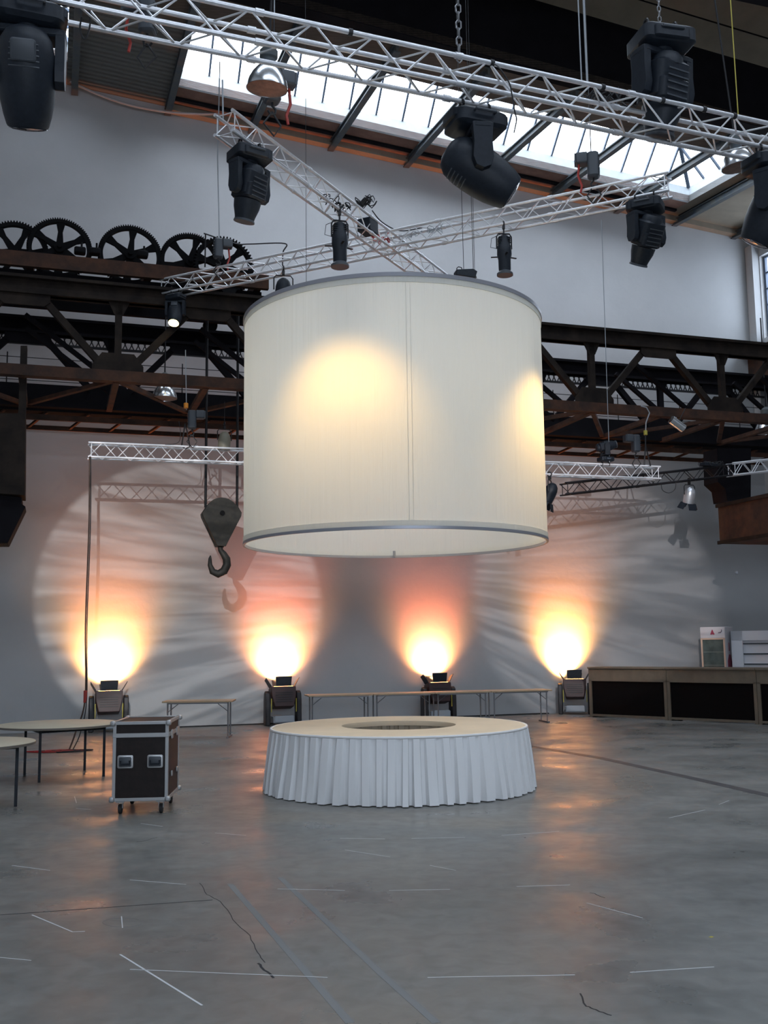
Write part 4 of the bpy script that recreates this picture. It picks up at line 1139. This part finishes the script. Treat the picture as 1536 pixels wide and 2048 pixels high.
def round_table(label, c, r, legs, h=.75):
    root = thing('round_table', label, 'table', c, (0, 0, 0), 'round folding tables at left')
    MB().lathe([(r-.01, h-.035), (r, h-.03), (r, h-.004), (r-.006, h)], 72).build('tabletop', M_round, root)
    m = MB(); m.lathe([(r+.002, h-.03), (r+.004, h-.006)], 72, cap=False); m.build('edge_band', M_edge, root)
    L = [Vector(l)-Vector(c) for l in legs]
    for l in L:
        MB().box((l.x, l.y, (h-.04)/2), (.035, .035, h-.04), rz=.3).build('leg', M_black, root)
    m = MB()
    for i, j in ((0, 1), (2, 3), (0, 2), (1, 3)): m.beam(Vector((L[i].x, L[i].y, h-.07)), Vector((L[j].x, L[j].y, h-.07)), .03, .06)
    m.build('under_frame', M_black, root)
    return root
c = fl(117, 1447, .75); rt1 = .83
round_table('pale round folding table behind the flight case at left', Vector((c.x, c.y, 0)), rt1, [fl(49, 1550), fl(78, 1565), fl(169, 1541), fl(207, 1553)])
e = fl(64, 1484, .75); c2 = Vector((e.x-.80, e.y, 0))
g0 = fl(31, 1613)
round_table('pale round table cut by the left edge, nearest the camera', c2, .80, [Vector((c2.x*2-g0.x, g0.y+.02, 0)), Vector((g0.x, g0.y, 0)), Vector((c2.x*2-g0.x, c2.y*2-g0.y, 0)), Vector((c2.x*2-g0.x+.02, c2.y*2-g0.y-.02, 0))])
ct = fl(120, 1504)
for nm_, mm_, lb_, sd in (('cable_coil', M_cableR, 'loose red cable lying on the floor under the round table', 3), ('cable_coil', M_cableB, 'loose dark cable lying on the floor under the round table', 5)):
    rn_ = random.Random(sd)
    tag(MB().tube([ct+Vector((-.25+.12*(sd-3)+(.16+.12*rn_.random())*math.cos(i*.7)*1.5+.014*i, (.10+.08*rn_.random())*math.sin(i*.7+.4), .014+.004*(i % 3))) for i in range(24)], .011, 6).build(nm_, mm_, None, ct), lb_, 'cable')

# flight case
f0 = fl(224, 1626); f1 = fl(340, 1622); 
q0 = fl(232, 1630); q1 = fl(333, 1625)
dd = (q1-q0).normalized(); rzc = math.atan2(dd.y, dd.x)
FC = thing('flight_case', 'black flight case with aluminium edges on castors, beside the round table', 'flight case', q0, (0, 0, .06))
w_, d_, h_, z0_ = .60, .86, .99, .14
xo = -.05
MB().box((xo+w_/2, d_/2, (z0_+h_)/2), (w_-.02, d_-.02, h_-z0_-.02)).build('shell', M_case, FC)
m = MB(); t_ = .035
for x in (xo, xo+w_):
    for y in (0, d_): m.box((x+(t_/2 if x == xo else -t_/2), y+(t_/2 if y == 0 else -t_/2), (z0_+h_)/2), (t_, t_, h_-z0_))
for z in (z0_+t_/2, h_-t_/2, h_-.15):
    hh = t_ if z != h_-.15 else .045
    for y in (0.012, d_-.012): m.box((xo+w_/2, y, z), (w_, .03, hh))
    for x in (xo+.012, xo+w_-.012): m.box((x, d_/2, z), (.03, d_, hh))
m.build('edge_profile', M_casealu, FC, bevel=.003)
for x in (xo, xo+w_):
    for y in (0, d_):
        for z in (z0_+.02, h_-.02): MB().box((x, y, z), (.06, .06, .06)).build('ball_corner', M_casealu, FC, bevel=.02)
for x in (xo+.14, xo+w_-.14):
    hs = MB(); hs.rrect((x, -.006, .56), (.17, .02, .14), .02, 'y'); ho = hs.build('handle_dish', M_casealu, FC)
    MB().rrect((x, -.014, .56), (.135, .012, .105), .015, 'y').build('recess', M_black2, ho)
    MB().tube([(x-.05, -.026, .575), (x-.05, -.026, .535), (x+.05, -.026, .535), (x+.05, -.026, .575)], .010, 6).build('handle_bar', M_black, ho)
for x in (.25, .65):
    hs = MB(); hs.rrect((xo+w_+.004, x, .83), (.016, .1, .1), .012, 'x'); hs.build('latch', M_casealu, FC)
    hs = MB(); hs.rrect((xo+w_+.004, x, .40), (.016, .06, .06), .012, 'x'); hs.build('latch', M_casealu, FC)
for x in (xo+.08, xo+w_-.08):
    for y in (.08, d_-.08):
        m = MB(); m.box((x, y, z0_-.01), (.09, .09, .015)); m.box((x-.025, y, .10), (.006, .05, .08)); m.box((x+.025, y, .10), (.006, .05, .08)); co = m.build('castor', M_casealu, FC)
        m = MB(); m.M = T(x, y, .052) @ RY(PI/2); m.lathe([(.045, -.018), (.052, -.012), (.052, .012), (.045, .018)], 20); m.build('wheel', M_rubber, co)

# ================================================================== FLOOR WASHLIGHTS
def washer(label, px, py, px_w=70, tone=(1, .34, .08), power=900, rz=AW, turn=0, lean=.0, doorside=0, tone2=(1, .12, .07)):
    base = fl(px, py); sc = 1.0
    root = thing('floor_washlight', label, 'floor light', base, (0, 0, rz+turn), 'floor washlights along the back wall', sc)
    m = MB(); m.rrect((0, 0, .13), (.50, .34, .16), .04, 'z'); m.box((0, -.175, .15), (.42, .02, .14), rx=-.15); m.build('base', M_base, root)
    for sx in (-1, 1):
        m = MB(); m.M = T(sx*.36, 0, 0) @ RZ(PI/2); m.prism([(-.14, .0), (.14, .0), (.13, .55), (.09, .72), (0, .77), (-.09, .72), (-.13, .55)], -.055, .055); m.build('yoke_arm', M_washgrey, root, bevel=.02)
        m = MB(); m.box((sx*.285, -.14, .45), (.02, .01, .30)); m.build('stripe', M_yellow, root)
    hm = T(0, 0, .62) @ RX(-.22)
    m = MB(); m.M = hm
    m.prism([(-.22, -.24), (.22, -.24), (.28, .02), (.285, .22), (-.285, .22), (-.28, .02)], -.17, .17); hb_ = m.build('head', M_washbody, root, bevel=.015)
    m = MB(); m.M = hm
    for i in range(5): m.box((0, -.175, -.12+.05*i), (.38, .012, .014))
    m.build('cooling_fins', M_washgrey, hb_)
    m = MB(); m.M = hm; m.box((0, 0, .222), (.44, .28, .006)); m.build('lens', mat('washlight_lens', (1, .7, .3), .3, emit=(tone, 30)), hb_)
    for k, (w2, off, ang) in enumerate(((.40, -.17, .45), (.40, .17, .5), (.30, -.26, .55), (.30, .26, .55))):
        m = MB()
        if k < 2:
            sg = -1 if k == 0 else 1
            m.M = hm @ T(0, off, .22) @ RX(-sg*ang*.5 if k else .25)
            m.prism([(-.17, 0), (.17, 0), (.19, .22), (-.19, .22)], -.006, .006)
        else:
            sg = -1 if k == 2 else 1
            m.M = hm @ T(off, 0, .22) @ RY(sg*ang) @ RZ(PI/2)
            m.prism([(-.13, 0), (.13, 0), (.10, .22), (-.12, .24)], -.006, .006)
        m.build('barn_door', M_black, hb_)
    p = base + Z*.92 + (-N)*.02
    # lens-sized light inside the housing opening, shining up onto the wall
    a_ = abz(base)[0]
    spot('wash_core', W(a_, .28, .95), W(a_, 0, 1.28), power*.8, tone, 116, 1.0, .08)
    spot('wash_edge', W(a_, .30, .95), W(a_, 0, 1.75), power*.42, tone2, 74, 1.0, .09)
    return root
WASH = [('floor washlight with barn doors behind the flight case, leftmost', 216, 1446, (1, .46, .13), 2700), ('floor washlight left of the round bar, second from the left', 565, 1448, (1, .38, .13), 2300),
        ('floor washlight behind the folding table row', 878, 1428, (1, .38, .13), 1900), ('floor washlight at the left end of the black bar counter', 1152, 1424, (1, .46, .12), 3000)]
for i, (l, x, y, tn, pw) in enumerate(WASH):
    b_ = abz(fl(x, y))
    # keep every unit the same short distance from the wall
    a_ = b_[0]; d_w = .62
    q = W(a_, d_w, 0); v = q-CAM; 
    washer(l, x, y, tone=tn, power=pw) if False else None
def px_of(p):
    v = Vector(p)-CAM; return (768+F*v.dot(rt)/v.dot(fw), 1024-F*v.dot(up)/v.dot(fw))
for i, (l, x, y, tn, pw) in enumerate(WASH):
    best = min((abs(px_of(W(a*.02, .52, 0))[0]-x), a*.02) for a in range(-500, 500))
    q = px_of(W(best[1], .52, 0))
    washer(l, q[0], q[1], tone=tn, power=pw, turn=(.0, .0, .0, -.5)[i], tone2=((1, .17, .06), (1, .08, .07), (1, .08, .07), (1, .17, .05))[i])

# ================================================================== BAR COUNTERS
def counter(label, pa, pb, h=1.16):
    pa = Vector(pa); pb = Vector(pb); d = pb-pa; L = d.length; rz = math.atan2(d.y, d.x)
    root = thing('bar_counter', label, 'bar counter', pa, (0, 0, rz), 'black-fronted bar counter units')
    D = .65
    MB().box((L/2, D/2-.02, h-.02), (L, D+.06, .04)).build('worktop', M_barwood, root, bevel=.004)
    MB().box((L/2, .015, h-.17), (L, .03, .27)).build('fascia', M_barwood, root)
    m = MB()
    for x in (.035, L-.035): m.box((x, .02, (h-.3)/2), (.07, .045, h-.3))
    m.box((L/2, .02, .05), (L, .04, .05)); m.box((L/2, .02, h-.315), (L, .045, .03)); m.build('frame', M_barwood, root)
    MB().box((L/2, .05, (h-.3)/2+.03), (L-.04, .03, h-.36)).build('front_panel', M_barblack, root)
    for x in (.02, L-.02): MB().box((x, D/2, (h-.04)/2), (.03, D-.06, h-.04)).build('side_panel', M_barblack, root)
    return root
cA = fl(1180, 1434); cB = fl(1518, 1449)
dc_ = (cB-cA).normalized()
def cpt(px):
    return min(((abs(px_of(cA+dc_*t*.01)[0]-px), t) for t in range(-100, 900)))[1]*.01
t1 = cpt(1336); t2 = cpt(1517)
hB = EYE - (EYE)*((px_of(cA)[1]-1335)/(px_of(cA)[1]-(1287-.013*(1180-768))))
hB = EYE-hB if False else None
for i, (s0, s1, l) in enumerate(((0, t1, 'left unit of the dark bar counter, next to the glowing floor light'), (t1+.01, t2, 'middle unit of the dark bar counter, below the drinks fridge'), (t2+.01, t2+2.6, 'right unit of the dark bar counter, cut by the right edge'))):
    counter(l, cA+dc_*s0, cA+dc_*s1, 1.18)

# fridge and shelf unit by the wall
fp = at(1403, 1300, 26.2); fp.z = 0; ftop = at(1425, 1254, 26.2).z
fr = thing('drinks_fridge', 'white glass-door drinks fridge with red emblem behind the bar counter', 'fridge', fp, (0, 0, -.62))
fwid = .62
MB().box((fwid/2, .33, ftop/2), (fwid, .64, ftop)).build('cabinet', M_fridge, fr, bevel=.01)
MB().box((fwid/2, -.012, ftop-.14), (fwid, .03, .27)).build('header_sign', M_fridge, fr)
m = MB()
zlow = .15; zhi = ftop-.30
for x in (.025, fwid-.025): m.box((x, -.02, (zlow+zhi)/2), (.04, .04, zhi-zlow))
for z in (zlow, zhi): m.box((fwid/2, -.02, z), (fwid, .04, .04))
dr_ = m.build('door', M_fridgetrim, fr)
MB().box((fwid/2, .0, (zlow+zhi)/2), (fwid-.08, .012, zhi-zlow-.03)).build('glass', mat('dark_fridge_glass', (.10, .13, .12), .1, var=.3, vscale=3), dr_)
m = MB()
for k in range(1, 5): m.box((fwid/2, -.008, zlow+(zhi-zlow)*k/5), (fwid-.1, .01, .012))
m.build('shelf', mat('fridge_shelf_wire', (.25, .30, .28), .5), fr)
m = MB(); hx, hz = fwid*.5, ftop-.14
m.M = T(hx, -.032, hz); m.prism([(-.055, -.05), (-.03, -.055), (0, -.045), (.035, -.055), (.06, -.045), (.035, .0), (.015, .06), (0, .075), (-.015, .05), (-.035, .0)], -.004, .0)
m.build('red_emblem', mat('emblem_red', (.35, .04, .08), .5), fr)
m = MB(); m.tube([(fwid*.74, -.03, hz-.01), (fwid*.84, -.03, hz), (fwid*.88, -.03, hz+.03), (fwid*.87, -.03, hz+.07)], .008); m.build('swoosh_mark', mat('emblem_dark', (.06, .04, .07), .5), fr)
m = MB(); m.M = T(fwid+.001, .25, 0) @ RZ(PI/2)
m.prism([(-.16, 1.05), (.18, 1.05), (.20, 1.22), (.10, 1.40), (-.02, 1.42), (-.15, 1.25)], -.004, .0)
m.prism([(-.02, 1.5), (.05, 1.5), (.04, 1.7), (-.01, 1.72)], -.004, .0); m.build('red_side_print', mat('side_print', (.30, .06, .10), .5), fr)
sp_ = at(1464, 1300, 26.0); sp_.z = 0; stp = at(1480, 1262, 26.0).z
sh = thing('shelf_unit', 'white back-bar shelf unit with three dark shelf gaps at the right edge', 'shelf unit', sp_, (0, 0, -.55))
Ls = 2.4
MB().box((Ls/2, .12, stp/2), (Ls-.1, .2, stp-.02)).build('back_panel', M_shelf, sh)
MB().box((.14, .2, stp/2), (.28, .5, stp)).build('side_panel', M_shelf, sh); MB().box((Ls-.04, .2, stp/2), (.08, .5, stp)).build('side_panel', M_shelf, sh)
MB().box((Ls/2, .2, stp-.12), (Ls, .5, .24)).build('header', M_shelf, sh)
for k in range(4):
    z = stp-.27-.255*k
    m = MB(); m.box((Ls/2+.12, .03, z-.05), (Ls-.3, .06, .03)); o = m.build('shelf', M_shelf, sh)
    MB().box((Ls/2+.12, -.006, z-.05), (Ls-.3, .014, .034)).build('painted_gap_shade', M_shelfdark, o)  # dark strip painting the shade of a shelf gap

# rope hanging from the low truss left end to the floor, with cable tails
P_ = [L0+Vector((.03, 0, 0)), wl(178, 1050, 4.0), wl(171, 1250, 4.0), fl(168, 1500)+Z*.9, fl(150, 1500)+Z*.3, fl(138, 1502)+Z*.012]
cab('dark control cable hanging from the left end of the low white truss to the floor', P_, .016, M_rope, 'control_cable')
P_ = [L0+Vector((.05, 0, 0)), wl(181, 1050, 4.0), wl(174, 1250, 4.0), fl(171, 1500)+Z*.9, fl(160, 1500)+Z*.3, fl(145, 1502)+Z*.012]
cab('second thinner cable running beside the control cable at left', P_, .010, M_cableB, 'control_cable')
q = fl(168, 1500)+Z*.95
tag(MB().rrect((0, 0, 0), (.06, .05, .22), .02, 'z').build('control_pendant', M_red), 'red hand control hanging on the cable beside the leftmost floor light', 'control')
bpy.data.objects['control_pendant'].location = fl(168, 1500)+Z*.93
tag(MB().box(W(abz(wl(1472, 1145, 0))[0], .02, abz(wl(1472, 1145, 0))[2]), (.07, .04, .07), rz=AW).build('wall_socket', M_shelf), 'tiny white box on the back wall below the right cabin', 'wall socket')
# cable along wall base
cab('thin black cable lying along the foot of the back wall', [W(a, .12+.03*math.sin(a*3), .015) for a in (-6, -4, -2, 0, 2, 3.5, 4.3)], .014, M_cableB, 'floor_cable')

# ================================================================== GOBO LIGHTS
def lens_pt(root, yaw, tilt, d=.42):
    m = T(*root.location) @ RZ(root.rotation_euler.z) @ Matrix.Scale(root.scale.x, 4)
    return (m @ RZ(yaw) @ T(0, 0, -.55) @ RX(tilt)) @ Vector((0, 0, -d))
src1 = lens_pt(h1, -.15, .45)
spot('gobo_left', src1, W(-4.9, 0, 2.9), 3900, (1, .97, .95), 23.5, .12, .02, (.50, 6.0, 26, .28))
src2 = lens_pt(h3, .5, .55)
spot('gobo_right', src2, W(5.7, 0, 2.9), 3000, (1, .94, .95), 25, .3, .03, (-.50, 6.0, 26, .28))
